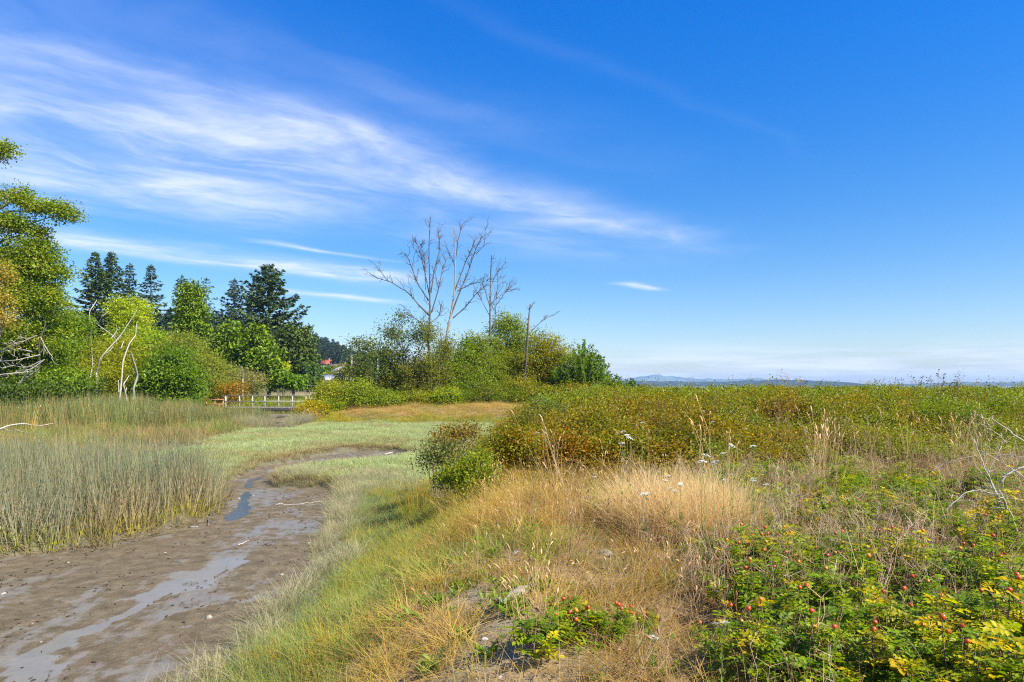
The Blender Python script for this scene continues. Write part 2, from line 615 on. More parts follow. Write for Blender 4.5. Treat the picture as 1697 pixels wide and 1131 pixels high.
def water_mat(name, col, rough, wave, dist):
    m = bpy.data.materials.new(name)
    m.use_nodes = True
    N = NT(m.node_tree)
    p = m.node_tree.nodes['Principled BSDF']
    geo = N.n('ShaderNodeNewGeometry')
    p.inputs['Base Color'].default_value = (*col, 1)
    p.inputs['Roughness'].default_value = rough
    p.inputs['IOR'].default_value = 1.333
    n1 = N.noise(geo.outputs['Position'], wave, 5, .6)
    b = N.n('ShaderNodeBump')
    b.inputs['Strength'].default_value = .5
    b.inputs['Distance'].default_value = dist
    N.link(n1, b.inputs['Height'])
    N.link(b.outputs[0], p.inputs['Normal'])
    return m


def sheet(name, x0, x1, y0, y1, z, mat, nx=1, ny=1):
    X, Y = np.meshgrid(np.linspace(x0, x1, nx + 1), np.linspace(y0, y1, ny + 1))
    i = np.arange(nx)[None, :] + np.arange(ny)[:, None] * (nx + 1)
    Q = np.stack([i, i + 1, i + nx + 2, i + nx + 1], -1).reshape(-1, 4)
    o = MB().add(np.stack([X.ravel(), Y.ravel(), np.full(X.size, z)], 1), Q).obj(name, mat)
    return tag(o, kind='structure')


sheet('sea_water', -6500, 6500, 80, 7600, -.62, water_mat('sea_water', (.012, .045, .09), .12, .25, .25), 4, 4)
sheet('creek_water', -12.5, -3.6, 16, 37, -.012, water_mat('creek_water', (.05, .07, .10), .06, 10, .016))


def far_ridge(name, pts, y, depth, col, seed, rough_h):
    """a long low ridge: crest heights over x, real depth behind it"""
    xs = np.arange(pts[0][0], pts[-1][0] + 1, 26.0)
    hs = np.interp(xs, [p[0] for p in pts], [p[1] for p in pts])
    hs = hs + (vnoise(xs / 60, xs * 0, seed, 4) - .5) * rough_h * np.clip(hs / 9, 0, 1)
    prof = [(0, -2.0), (.02, .04), (.10, .45), (.22, .8), (.36, 1.0), (.62, .7), (1, -2.0)]
    V = []
    for (f, hz) in prof:
        yy = y + f * depth + (vnoise(xs / 230, xs * 0 + f * 7, seed + 1, 3) - .5) * depth * .08
        zz = np.where(hz < 0, -4.0, -1.0 + np.maximum(hs, 0) * hz * (1 + (vnoise(xs / 80, xs * 0 + f * 31, seed + 2, 4) - .5) * .35))
        V.append(np.stack([xs, yy, zz], 1))
    n = len(xs)
    Q = []
    for k in range(len(prof) - 1):
        i = np.arange(n - 1) + k * n
        Q.append(np.stack([i, i + 1, i + 1 + n, i + n], 1))
    m = plain_mat(name, col, .95, .1, .45, .01, 0)
    return tag(MB().add(np.concatenate(V), np.concatenate(Q)).obj(name, m, smooth=False), kind='structure')


def px_x(px, Y): return (px - 848.5) / FPX * Y
def px_h(py, Y): return CAM_Z + (HZ - py) * 1.25 / FPX * Y + 1.0


# ------------------------------------------------------------------ haze
def build_haze():
    V = np.array([(-7000, -120, -3.6), (7000, -120, -3.6), (7000, 8000, -3.6), (-7000, 8000, -3.6),
                  (-7000, -120, 112), (7000, -120, 112), (7000, 8000, 112), (-7000, 8000, 112)])
    Q = [(0, 3, 2, 1), (4, 5, 6, 7), (0, 1, 5, 4), (1, 2, 6, 5), (2, 3, 7, 6), (3, 0, 4, 7)]
    m = bpy.data.materials.new('haze')
    m.use_nodes = True
    m.node_tree.nodes.clear()
    N = NT(m.node_tree)
    out = N.n('ShaderNodeOutputMaterial')
    v = N.n('ShaderNodeVolumePrincipled')
    v.inputs['Color'].default_value = (.42, .64, 1.0, 1)
    v.inputs['Density'].default_value = 0.0001
    v.inputs['Anisotropy'].default_value = 0.0
    m.node_tree.links.new(v.outputs[0], out.inputs['Volume'])
    o = MB().add(V, Q).obj('haze', m)
    tag(o, kind='stuff')


build_haze()

# ------------------------------------------------------------------ far shore
far_ridge('mountains', [(px_x(900, 6200), 0), (px_x(985, 6200), px_h(632, 6200)), (px_x(1060, 6200), px_h(629, 6200)),
                        (px_x(1097, 6200), px_h(624.5, 6200)), (px_x(1150, 6200), px_h(629, 6200)),
                        (px_x(1220, 6200), px_h(630, 6200)), (px_x(1270, 6200), px_h(629, 6200)), (px_x(1400, 6200), 0)],
          6200, 700, (.10, .13, .10), 51, 12)
far_ridge('far_shore_hills', [(px_x(760, 3000), px_h(633, 3000)), (px_x(1040, 3000), px_h(632, 3000)), (px_x(1130, 3000), px_h(633, 3000)),
                              (px_x(1240, 3000), px_h(634, 3000)), (px_x(1290, 3000), px_h(631, 3000)),
                              (px_x(1330, 3000), px_h(630.5, 3000)), (px_x(1400, 3000), px_h(632, 3000)), (px_x(1445, 3000), px_h(634.5, 3000)),
                              (px_x(1475, 3000), px_h(638, 3000)), (px_x(1490, 3000), 0)],
          3000, 830, (.025, .04, .022), 61, 6)
far_ridge('distant_headland', [(px_x(1500, 4400), 0), (px_x(1540, 4400), px_h(637.5, 4400)), (px_x(1600, 4400), px_h(635.5, 4400)), (px_x(1680, 4400), px_h(634.5, 4400)),
                       (px_x(2000, 4400), px_h(634, 4400))], 4400, 900, (.05, .07, .035), 71, 7)
for k, (ppx, w, h, lab) in enumerate(((1311, 13, 9.5, 'lone pale tower block on the far hill, apart from the taller pair'),
                                      (1322, 10, 12, 'slim pale tower of the pair on the crest of the far hill'),
                                      (1327.5, 14, 14, 'tallest tower block on the crest of the far blue hill'))):
    Y = 3300
    base = wp(ppx, 633.5, Y)
    t = thing('tower', (base[0], Y, base[2] - 4), lab, 'building', 'tower blocks on the far shore')
    mb = MB()
    V = np.array([(sx * w / 2, sy * w / 2, z) for z in (0, h + 4) for sx, sy in ((-1, -1), (1, -1), (1, 1), (-1, 1))])
    mb.add(V, [(0, 1, 5, 4), (1, 2, 6, 5), (2, 3, 7, 6), (3, 0, 4, 7), (4, 5, 6, 7)])
    V2 = V * [.5, .5, 1]
    V2[:4, 2] = h + 4
    V2[4:, 2] = h + 7
    mb.obj('wall', plain_mat('tower_concrete', (.5, .48, .45), .8), t)
    MB().add(V2, [(0, 1, 5, 4), (1, 2, 6, 5), (2, 3, 7, 6), (3, 0, 4, 7), (4, 5, 6, 7)]).obj('roof_plant', MATS['tower_concrete'], t)


# ------------------------------------------------------------------ plant geometry
def unit(a):
    return a / (np.linalg.norm(a, axis=-1, keepdims=True) + 1e-9)


def tube(mb, pts, rad, sides=5, col=(1, 1, 1), cap=False):
    P = np.asarray(pts, float)
    n = len(P)
    rad = np.broadcast_to(np.asarray(rad, float), (n,))
    T = np.gradient(P, axis=0)
    T = unit(T)
    ref = np.array([0, 0, 1.0]) if abs(T[:, 2]).mean() < .8 else np.array([1.0, 0, 0])
    A = unit(np.cross(T, ref))
    B = np.cross(T, A)
    a = np.arange(sides) * 2 * math.pi / sides
    ring = A[:, None] * np.cos(a)[None, :, None] + B[:, None] * np.sin(a)[None, :, None]
    V = (P[:, None] + ring * rad[:, None, None]).reshape(-1, 3)
    Q = []
    for k in range(n - 1):
        for j in range(sides):
            j2 = (j + 1) % sides
            Q.append((k * sides + j, k * sides + j2, (k + 1) * sides + j2, (k + 1) * sides + j))
    T3 = None
    if cap:
        V = np.concatenate([V, P[:1], P[-1:]])
        T3 = [(n * sides, (j + 1) % sides, j) for j in range(sides)] + [(n * sides + 1, (n - 1) * sides + j, (n - 1) * sides + (j + 1) % sides) for j in range(sides)]
    mb.add(V, Q, T3, np.asarray(col, float))


def bend(a, b, n=5, sag=0.0, wob=0.0, r=None):
    """points from a to b with a curve"""
    a, b = np.asarray(a, float), np.asarray(b, float)
    f = np.linspace(0, 1, n)[:, None]
    P = a + (b - a) * f
    L = np.linalg.norm(b - a)
    P = P + np.array([0, 0, 1.0]) * (sag * L * 4 * f * (1 - f))
    if wob:
        P[1:-1] += (r or rng).normal(0, wob * L, (n - 2, 3))
    return P


def leaf_cards(mb, P, D, Nn, L, W, C, fold=.18, shape='diamond'):
    n = len(P)
    L = np.broadcast_to(np.asarray(L, float), (n,))[:, None]
    W = np.broadcast_to(np.asarray(W, float), (n,))[:, None]
    D = unit(D)
    S = unit(np.cross(D, Nn))
    N2 = np.cross(S, D)
    if shape == 'diamond':
        V = np.stack([P, P + D * L * .5 + S * W * .5 + N2 * W * fold, P + D * L - N2 * L * .08, P + D * L * .5 - S * W * .5 + N2 * W * fold], 1)
        i = np.arange(n)[:, None] * 4
        mb.add(V.reshape(-1, 3), i + np.array([[0, 1, 2, 3]]), None, np.repeat(C, 4, 0))
    else:
        V = np.stack([P, P + D * L * .28 + S * W * .46 + N2 * W * fold, P + D * L * .68 + S * W * .42 + N2 * W * fold * .8,
                      P + D * L - N2 * L * .10, P + D * L * .68 - S * W * .42 + N2 * W * fold * .8, P + D * L * .28 - S * W * .46 + N2 * W * fold], 1)
        i = np.arange(n)[:, None] * 6
        q = np.concatenate([i + np.array([[0, 1, 2, 3]]), i + np.array([[0, 3, 4, 5]])])
        mb.add(V.reshape(-1, 3), q, None, np.repeat(C, 6, 0))


def pick_cols(r, pal, n, mixing=.5):
    pal = np.asarray(pal, float)
    a, b = pal[r.integers(0, len(pal), n)], pal[r.integers(0, len(pal), n)]
    f = r.random((n, 1)) * mixing
    return a * (1 - f) + b * f


def sph(r, n):
    return unit(r.normal(0, 1, (n, 3)))


def crown(r, blobs, n_cl, n_lf, L, W, cr, pal, shell=.55, droop=.25, up=.7, jit=.22, shape='diamond', flat=.65, outv=.35):
    """leaf clumps through the volume of some ellipsoids; returns the mesh builder and the clump centres"""
    B = np.asarray(blobs, float)
    wgt = (B[:, 3] * B[:, 4] * B[:, 5]) ** .62
    k = r.choice(len(B), n_cl, p=wgt / wgt.sum())
    d = sph(r, n_cl)
    d[:, 2] = np.where(d[:, 2] < -.7, -d[:, 2] * .6, d[:, 2])
    rad = (shell + (1 - shell) * r.random(n_cl)) * (1 + r.normal(0, .17, n_cl))
    rad = np.minimum(rad, 1.10)
    deep = r.random(n_cl) < .25
    rad = np.where(deep, rad * r.random(n_cl), rad)
    Cc = B[k, :3] + d * B[k, 3:6] * rad[:, None]
    cc = pick_cols(r, pal, n_cl)
    cn = r.poisson(n_lf, n_cl)
    idx = np.repeat(np.arange(n_cl), cn)
    n = len(idx)
    cs = (cr * (.6 + .8 * r.random(n_cl)))[idx][:, None]
    off = r.normal(0, 1, (n, 3)).clip(-1.7, 1.7) * cs * [1, 1, flat]
    P = Cc[idx] + off
    D = unit(unit(off + 1e-6) * .6 + sph(r, n) * .7 + np.array([0, 0, -droop]))
    Nn = unit(np.array([0, 0, up]) + sph(r, n) * .75 + d[idx] * outv)
    col = cc[idx] * (1 + r.normal(0, jit, (n, 1)).clip(-.5, .5)) * (1 + r.normal(0, .05, (n, 3)))
    mb = MB()
    s = .75 + .5 * r.random(n)
    leaf_cards(mb, P, D, Nn, L * s, W * s, col.clip(.004, 1), shape=shape)
    return mb, Cc, k


GREEN = [(.135, .18, .02), (.175, .22, .024), (.22, .25, .028), (.11, .15, .02)]
YGREEN = [(.22, .25, .022), (.27, .28, .025), (.17, .22, .02), (.31, .27, .03)]
LIME = [(.29, .33, .03), (.35, .37, .035), (.24, .30, .028)]
FIR = [(.05, .085, .03), (.075, .115, .035), (.095, .135, .036), (.055, .09, .036)]
FIRBLUE = [(.045, .075, .046), (.06, .10, .058), (.075, .115, .064), (.05, .085, .042)]
CEDAR = [(.11, .17, .018), (.14, .205, .022), (.085, .135, .016), (.16, .22, .024)]
OLIVE = [(.17, .165, .018), (.20, .19, .02), (.15, .17, .02), (.23, .20, .025)]
RUST = [(.28, .13, .02), (.23, .15, .02), (.34, .15, .022), (.20, .16, .02)]
GOLD = [(.38, .25, .025), (.32, .24, .025), (.24, .22, .025), (.42, .26, .03)]
LEAF = leaf_mat('leaf', val=1.15, trans=.46)
TREELEAF = leaf_mat('tree_leaf', val=1.34, trans=.48, sat=1.07)
NEEDLE = leaf_mat('needle', trans=.2, rough=.6, val=1.15)
ILEAF = leaf_mat('ground_leaf', inst=True, upn=.12, val=1.2)
IGRASS = leaf_mat('grass_blade', trans=.35, rough=.6, spec=.3, inst=True, upn=.22, val=1.12)
GRASSM = leaf_mat('blade', trans=.35, rough=.6, spec=.3, upn=.4)


def blob_px(cx, cy, rx, ry, Y, deep=1.0, dy=0.0):
    c = wp(cx, cy, Y + dy)
    s = (Y + dy) / FPX
    return (c[0], c[1], c[2], rx * s, max(rx, ry) * s * .85 * deep, ry * s)


def leafy(name, label, cat, blobs, base, pal, n_cl, n_lf, L, W, cr, trunk_r=.0, seed=1, group=None, limbs=14, bark=None,
          mat=None, stems=1, skirt=None, **kw):
    if skirt is None: skirt = (name != 'alder_tree' and base[1] > 40 and base[1] < 85 and ('shrub' in name or name == 'willow_tree' or group == 'shrubs of the copse'))
    """a tree or shrub: trunk with limbs and a crown of leaf clumps; world coordinates in, local out"""
    r = np.random.default_rng(seed)
    base = np.asarray(base, float)
    B = np.array(blobs, float)
    B[:, :3] -= base
    if skirt:
        lo_ = B.copy()
        lo_[:, 5] = np.maximum(B[:, 2] - B[:, 5] * .2, .4) * .55
        lo_[:, 2] = lo_[:, 5] * .95
        lo_[:, 3:5] *= .92
        B = np.concatenate([B, lo_])
        n_cl = int(n_cl * 1.5)
    far = base[1] > 40
    mb, Cc, k = crown(r, B, int(n_cl * (1.5 if far else 1.1)), n_lf * (1.8 if far else 1.3), L * (.88 if far else 1.0), W * (.90 if far else 1.0), cr * 1.15, pal, **kw)
    n_cl = len(Cc)
    t = thing(name, tuple(base), label, cat, group)
    f = mb.obj('crown' if 'tree' in name else 'foliage', mat or (TREELEAF if far else LEAF), t)
    wood = MB()
    if trunk_r <= 0: trunk_r = .05
    top = B[np.argmax(B[:, 2])]
    ctr = np.average(B[:, :3], axis=0, weights=B[:, 3] * B[:, 5])
    if stems == 1:
        tp = bend((0, 0, -.3), (top[0] * .8 + ctr[0] * .2, top[1] * .8 + ctr[1] * .2, top[2] + top[5] * .2), 9, 0, .012, r)
        tube(wood, tp, np.linspace(trunk_r, trunk_r * .15, 9), 7)
        for b in B:
            j = int(np.clip(np.argmin(abs(tp[:, 2] - (b[2] - .8 * np.hypot(b[0] - ctr[0], b[1] - ctr[1]) - .3 * b[5]))), 1, 6))
            pp = bend(tp[j], b[:3], 6, .06, .03, r)
            tube(wood, pp, np.linspace(trunk_r * .45, trunk_r * .12, 6), 5)
        src = B[k, :3]
    else:
        src = np.zeros((n_cl, 3))
    sel = r.choice(n_cl, min(limbs * max(1, len(B)), n_cl), replace=False)
    for q in sel:
        a = src[q] if stems == 1 else np.array([*(r.normal(0, .12, 2) * B[0, 3]), -.1])
        tube(wood, bend(a, Cc[q], 5, .08, .05, r), np.linspace(trunk_r * (.22 if stems == 1 else .6), trunk_r * .07 + .004, 5), 4)
    wood.obj('trunk' if stems == 1 else 'stems', bark or BARK, t, smooth=True)
    return t


def conifer_mesh(r, h, rad, h0, pal, dens=1.0, spray=(.62, .26), droop=.25, power=.92, ragged=.5, upturn=.22):
    """trunk builder and foliage builder for a tree standing at the origin"""
    tr = MB()
    n = 10
    zs = np.linspace(-.3, h, n)
    lean = r.normal(0, .006 * h, 2)
    P = np.stack([lean[0] * (zs / h) ** 2, lean[1] * (zs / h) ** 2, zs], 1)
    tube(tr, P, np.linspace(h * .016, .02, n), 7)
    fo = MB()
    z = h0
    PP, DD, NN, LL, CC = [], [], [], [], []
    while z < h - .15:
        u = (z - h0) / (h - h0)
        prof = rad * min(1, (u * 7 + .45)) * (1 - u) ** power
        nb = max(4, int(round(r.integers(6, 9) * dens)))
        a0 = r.random() * 6.28
        for j in range(nb):
            if r.random() < .10: continue
            L = prof * (1 - ragged + 2 * ragged * r.random()) + .25
            a = a0 + j * 6.283 / nb + r.normal(0, .25)
            dirh = np.array([math.cos(a), math.sin(a), 0])
            el = r.normal(.15 * u * 2 - droop * (1 - u), .12)
            m = 6
            f = np.linspace(0, 1, m)
            pts = dirh[None] * (L * f)[:, None]
            pts[:, 2] = z + L * (el * f - droop * .5 * f * f + upturn * f ** 4)
            pts[:, :2] += lean * (z / h) ** 2
            if L > .8: tube(tr, pts, np.linspace(.02 + L * .008, .008, m), 3)
            ns = int(8 + L * 10 * dens)
            g = 1 - r.random(ns) ** 1.5 * .85
            ip = np.stack([np.interp(g, f, pts[:, c]) for c in range(3)], 1)
            side = np.cross(dirh, [0, 0, 1.0])
            sgn = r.choice([-1, 1], ns)[:, None]
            d = dirh * (.55 + .5 * r.random((ns, 1))) + side * sgn * (.75 * r.random((ns, 1)) + .1) + np.array([0, 0, -.28]) + r.normal(0, .22, (ns, 3))
            PP.append(ip + r.normal(0, .05, (ns, 3)))
            DD.append(d)
            NN.append(np.array([0, 0, 1.0]) + r.normal(0, .45, (ns, 3)))
            LL.append((.6 + .7 * r.random(ns)) * min(1.0, .55 + L * .2))
            c = pick_cols(r, pal, 1)[0]
            CC.append(c * (1 + r.normal(0, .18, (ns, 1)).clip(-.5, .5)))
        z += (.20 + .030 * h * (1 - u * .72)) * r.uniform(.7, 1.25) / max(.6, dens)
    PP, DD, NN, LL, CC = map(np.concatenate, (PP, DD, NN, LL, CC))
    leaf_cards(fo, PP, DD, NN, LL * spray[0], LL * spray[1], CC.clip(.004, 1), fold=-.12)
    # the leader
    leaf_cards(fo, np.tile(P[-1] - [0, 0, .5], (6, 1)), np.array([0, 0, 1.0]) + r.normal(0, .25, (6, 3)), r.normal(0, 1, (6, 3)), .8, .16, np.tile(pal[1], (6, 1)))
    return tr, fo


def conifer(px, py_top, Y, half_w, label, seed, pal=FIR, h0f=.12, cat='tree', dens=1.0, base=None, group='tall firs behind the marsh', name='fir_tree', **kw):
    r = np.random.default_rng(seed)
    x = (px - 848.5) / FPX * Y
    zb = gz(x, Y) if base is None else base
    h = CAM_Z + (HZ - py_top) / FPX * Y - zb
    tr, fo = conifer_mesh(r, h, half_w / FPX * Y, h * h0f, pal, dens, **kw)
    t = thing(name, (x, Y, zb), label, cat, group)
    fo.obj('crown', NEEDLE, t)
    tr.obj('trunk', BARK_DARK, t, smooth=True)
    return t


# ------------------------------------------------------------------ scatter (ground cover nobody could count)
def proto_coll(name, meshes):
    c = bpy.data.collections.new(name)
    for i, me in enumerate(meshes):
        c.objects.link(bpy.data.objects.new('%s_%02d' % (name, i), me))
    return c


def scatter_tree(coll):
    ng = bpy.data.node_groups.new('scatter_' + coll.name, 'GeometryNodeTree')
    ng.interface.new_socket('Geometry', in_out='INPUT', socket_type='NodeSocketGeometry')
    ng.interface.new_socket('Geometry', in_out='OUTPUT', socket_type='NodeSocketGeometry')
    n = ng.nodes
    gi, go = n.new('NodeGroupInput'), n.new('NodeGroupOutput')
    ip = n.new('GeometryNodeInstanceOnPoints')
    ci = n.new('GeometryNodeCollectionInfo')
    ci.inputs['Collection'].default_value = coll
    ci.inputs['Separate Children'].default_value = True
    ci.inputs['Reset Children'].default_value = True

    def attr(nm, dt):
        a = n.new('GeometryNodeInputNamedAttribute')
        a.data_type = dt
        a.inputs['Name'].default_value = nm
        return a.outputs['Attribute']
    e2r = n.new('FunctionNodeEulerToRotation')
    l = ng.links
    l.new(gi.outputs[0], ip.inputs['Points'])
    l.new(ci.outputs[0], ip.inputs['Instance'])
    ip.inputs['Pick Instance'].default_value = True
    l.new(attr('pick', 'INT'), ip.inputs['Instance Index'])
    l.new(attr('rot', 'FLOAT_VECTOR'), e2r.inputs[0])
    l.new(e2r.outputs[0], ip.inputs['Rotation'])
    l.new(attr('scl', 'FLOAT_VECTOR'), ip.inputs['Scale'])
    l.new(ip.outputs[0], go.inputs[0])
    return ng


def scatter(name, P, coll, scl, tint=None, tilt=.08, seed=0, pick=None):
    r = np.random.default_rng(seed + 100)
    P = np.asarray(P, float)
    n = len(P)
    me = bpy.data.meshes.new(name)
    me.vertices.add(n)
    me.vertices.foreach_set('co', P.astype(np.float32).ravel())
    rot = np.stack([r.normal(0, tilt, n), r.normal(0, tilt, n), r.random(n) * 6.283], 1)
    scl = np.asarray(scl, float)
    if scl.ndim == 1: scl = np.repeat(scl[:, None], 3, 1)
    if pick is None: pick = r.integers(0, len(coll.objects), n)
    if tint is None: tint = np.ones((n, 3))
    for nm, ty, v, k in (('rot', 'FLOAT_VECTOR', rot, 'vector'), ('scl', 'FLOAT_VECTOR', scl, 'vector'), ('pick', 'INT', pick, 'value'),
                         ('itint', 'FLOAT_COLOR', np.concatenate([tint, np.ones((n, 1))], 1), 'color')):
        a = me.attributes.new(nm, ty, 'POINT')
        a.data.foreach_set(k, np.asarray(v, np.int32 if ty == 'INT' else np.float32).ravel())
    o = bpy.data.objects.new(name, me)
    COL.objects.link(o)
    md = o.modifiers.new('scatter', 'NODES')
    md.node_group = scatter_tree(coll)
    return tag(o, kind='stuff')


def blades(r, n, rad, h, hv, w, lean, cols_base, cols_tip, segs=3, droop=.3, taper=.0, mb=None, mid=None):
    """grass blades as narrow bent strips; colour runs from base to tip as it does on the plant"""
    mb = mb or MB()
    a = r.random(n) * 6.283
    q = np.sqrt(r.random(n)) * rad
    B = np.stack([np.cos(a) * q, np.sin(a) * q, np.full(n, -.03)], 1)
    H = h * (1 + r.normal(0, hv, n)).clip(.35, 1.7)
    d = r.random(n) * 6.283
    d = np.where(r.random(n) < .6, a + r.normal(0, .6, n), d)
    ln = np.abs(r.normal(lean, lean * .6, n))
    f = np.linspace(0, 1, segs + 1)
    up = H[:, None] * (f - droop * .35 * f ** 3 * (ln[:, None] * 2).clip(0, 1.5))
    out = H[:, None] * ln[:, None] * (f + droop * 1.6 * f ** 2)
    C = B[:, None] + np.stack([np.cos(d)[:, None] * out, np.sin(d)[:, None] * out, up], -1)
    sa = d + 1.57 + r.normal(0, .7, n)
    S = np.stack([np.cos(sa), np.sin(sa), np.zeros(n)], -1)
    ww = w * (.7 + .6 * r.random(n))[:, None] * (1 - (1 - taper) * f ** 1.5)[None]
    V = np.stack([C - S[:, None] * ww[..., None] * .5, C + S[:, None] * ww[..., None] * .5], 2)   # n, segs+1, 2, 3
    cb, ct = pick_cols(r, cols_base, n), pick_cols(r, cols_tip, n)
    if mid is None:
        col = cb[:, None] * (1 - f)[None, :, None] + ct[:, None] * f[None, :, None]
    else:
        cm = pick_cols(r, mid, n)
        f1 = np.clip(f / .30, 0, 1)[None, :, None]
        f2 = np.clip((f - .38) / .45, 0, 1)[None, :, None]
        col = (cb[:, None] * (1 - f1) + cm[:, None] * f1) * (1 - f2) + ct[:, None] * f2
    col = np.repeat(col[:, :, None], 2, 2)
    m = (segs + 1) * 2
    i = np.arange(n)[:, None] * m
    Q = np.concatenate([i + np.array([[2 * s, 2 * s + 1, 2 * s + 3, 2 * s + 2]]) for s in range(segs)])
    mb.add(V.reshape(-1, 3), Q, None, col.reshape(-1, 3))
    return mb


def seed_heads(r, n, rad, h, hv, mb, col, stalk=.004, head=(.10, .014)):
    """thin stalks that carry a narrow seed head"""
    for k in range(n):
        a = r.random() * 6.283
        q = math.sqrt(r.random()) * rad
        H = h * (1 + r.normal(0, hv))
        d = r.random() * 6.283
        l = abs(r.normal(.15, .1)) * H
        p0 = np.array([math.cos(a) * q, math.sin(a) * q, -.02])
        p1 = p0 + [math.cos(d) * l, math.sin(d) * l, H]
        c = np.array(col[r.integers(0, len(col))]) * r.uniform(.8, 1.2)
        tube(mb, bend(p0, p1, 4, 0, .02, r), [stalk, stalk * .9, stalk * .7, stalk * .5], 3, c)
        hd = np.array([math.cos(d) * .35, math.sin(d) * .35, .9])
        pts = p1 + hd[None] * (np.linspace(0, 1, 4)[:, None] * head[0] * r.uniform(.7, 1.4))
        pts[:, 2] -= np.array([0, .0, .008, .03]) * head[0] * 8
        tube(mb, pts, np.array([.3, 1, .8, .15]) * head[1] * .5, 4, c * 1.1)
    return mb


def jitter_grid(r, x0, x1, y0, y1, step):
    nx, ny = max(1, int((x1 - x0) / step)), max(1, int((y1 - y0) / step))
    X, Y = np.meshgrid(x0 + (np.arange(nx) + .5) * step, y0 + (np.arange(ny) + .5) * step)
    X = X.ravel() + (r.random(X.size) - .5) * step * 1.3
    Y = Y.ravel() + (r.random(Y.size) - .5) * step * 1.3
    return X, Y


def in_view(x, y, pad=1.5, extra=.80):
    return np.abs(x) < y * extra + pad
# ------------------------------------------------------------------ hill forest and houses across the marsh
def forest():
    r = np.random.default_rng(5)
    ms = []
    for k in range(5):
        tr, fo = conifer_mesh(r, 15, 2.9, 1.2, [(.028, .05, .026), (.04, .065, .03), (.05, .075, .032)], .55, spray=(1.5, .75), ragged=.3)
        ms.append(fo.mesh('forest_tree', NEEDLE_I))
    for k in range(3):
        mb, _, _ = crown(r, [(0, 0, 4, 3.2, 3.2, 3.4), (1.2, .5, 6, 2, 2, 2.2)], 46, 9, 1.1, .75, .7, [(.06, .09, .02), (.08, .10, .022)], shell=.7)
        ms.append(mb.mesh('forest_broadleaf', NEEDLE_I))
    c = proto_coll('forest_proto', ms)
    X, Y = jitter_grid(r, -330, -66, 230, 560, 5.2)
    z = ground_z(X, Y)
    dens = sst(z, 3.5, 9)
    ok = (r.random(len(X)) < .25 + .75 * dens) & (np.abs(X) < Y * .62) & (z > 1.5) & (X < -.19 * Y)
    for hx, hy, rr in HOUSES_CLEAR:
        ok &= ~((np.abs(X - hx * Y / hy) < rr) & (Y < hy + 6) & (Y > hy - 120) & (z > gz(hx, hy) - 14))
    X, Y, z, dens = X[ok], Y[ok], z[ok], dens[ok]
    pick = np.where(r.random(len(X)) < .80 * dens, r.integers(0, 5, len(X)), r.integers(5, 8, len(X)))
    scl = (.72 + .42 * r.random(len(X))) * np.where(pick < 5, 1, .55)
    tint = (1 + r.normal(0, .15, (len(X), 1))) * np.ones((1, 3))
    scatter('hill_forest', np.stack([X, Y, z - .2], 1), c, scl, tint, .03, 1, pick)


NEEDLE_I = leaf_mat('forest_needle', trans=.1, rough=.65, inst=True)
HOUSES_CLEAR = [(px_x(540, 400), 400, 7), (px_x(557, 380), 380, 13)]
forest()

# ------------------------------------------------------------------ firs and cedars behind the marsh
conifer(157, 419, 100, 56, 'dark fir with the taller tip of the close pair by the alder', 11, FIR, .06, dens=1.15)
conifer(184, 418, 104, 54, 'dark fir standing tight against the fir beside the alder', 12, FIR, .06, dens=1.1)
conifer(215, 438, 122, 44, 'blue green fir peeping over the lime coloured willow', 13, FIRBLUE, .08)
conifer(250, 440, 116, 46, 'slender dark fir just behind the lime coloured willow', 14, FIRBLUE, .08)
conifer(304, 458, 112, 50, 'fir whose tip rises behind the dense bright cedar', 15, FIR, .1)
conifer(342, 462, 122, 44, 'open thin fir between the cedar and the blue green fir', 16, FIRBLUE, .25, dens=.65, ragged=.5)
conifer(387, 463, 118, 50, 'blue green pointed fir beside the biggest fir', 17, FIRBLUE, .08, dens=1.0)
conifer(446, 439, 112, 66, 'biggest fir, broad and ragged with a bare lower trunk', 18, FIR, .34, dens=1.2, power=.78, ragged=.5, droop=.2, upturn=.3, spray=(.66, .30))
conifer(417, 478, 126, 26, 'small fir half hidden behind the biggest fir', 19, FIR, .15)


def cone_blobs(px, top, bot, hw, Y, n=5):
    out = []
    for k in range(n):
        f = (k + .5) / n
        yy = top + (bot - top) * f
        out.append(blob_px(px, yy, hw * (.25 + .75 * f), (bot - top) / n * .8, Y))
    return out


def at(px, Y):
    x = (px - 848.5) / FPX * Y
    return (x, Y, gz(x, Y))


leafy('cedar_tree', 'dense bright green cedar with a rounded cone shape', 'tree', cone_blobs(318, 478, 625, 42, 96), at(318, 96), CEDAR, 480, 17, .45, .22, .5, .35, 21,
      up=.3, droop=.5, mat=NEEDLE, limbs=4, shell=.75)
leafy('cedar_tree', 'yellow green bushy conifer below the blue green fir', 'tree', cone_blobs(383, 540, 630, 26, 92) + cone_blobs(367, 556, 630, 18, 91, 3), at(383, 92), CEDAR, 190, 15, .55, .30, .5, .25, 22,
      up=.3, droop=.2, mat=NEEDLE, limbs=4, shell=.75)
leafy('cedar_tree', 'bright cedar in front of the trunk of the biggest fir', 'tree', cone_blobs(428, 545, 632, 28, 90) + [blob_px(445, 600, 14, 24, 89)], at(428, 90), CEDAR, 230, 15, .55, .30, .5, .25, 23,
      up=.3, droop=.2, mat=NEEDLE, limbs=4, shell=.75)
leafy('evergreen_tree', 'rounded dark evergreen beside the biggest fir, pale trunk showing', 'tree', [blob_px(488, 568, 25, 24, 108), blob_px(478, 600, 26, 26, 108), blob_px(500, 600, 17, 30, 107)],
      at(486, 108), [(.05, .085, .018), (.075, .11, .02), (.10, .12, .03)], 230, 18, .6, .32, .7, .28, 24, mat=NEEDLE, limbs=4)
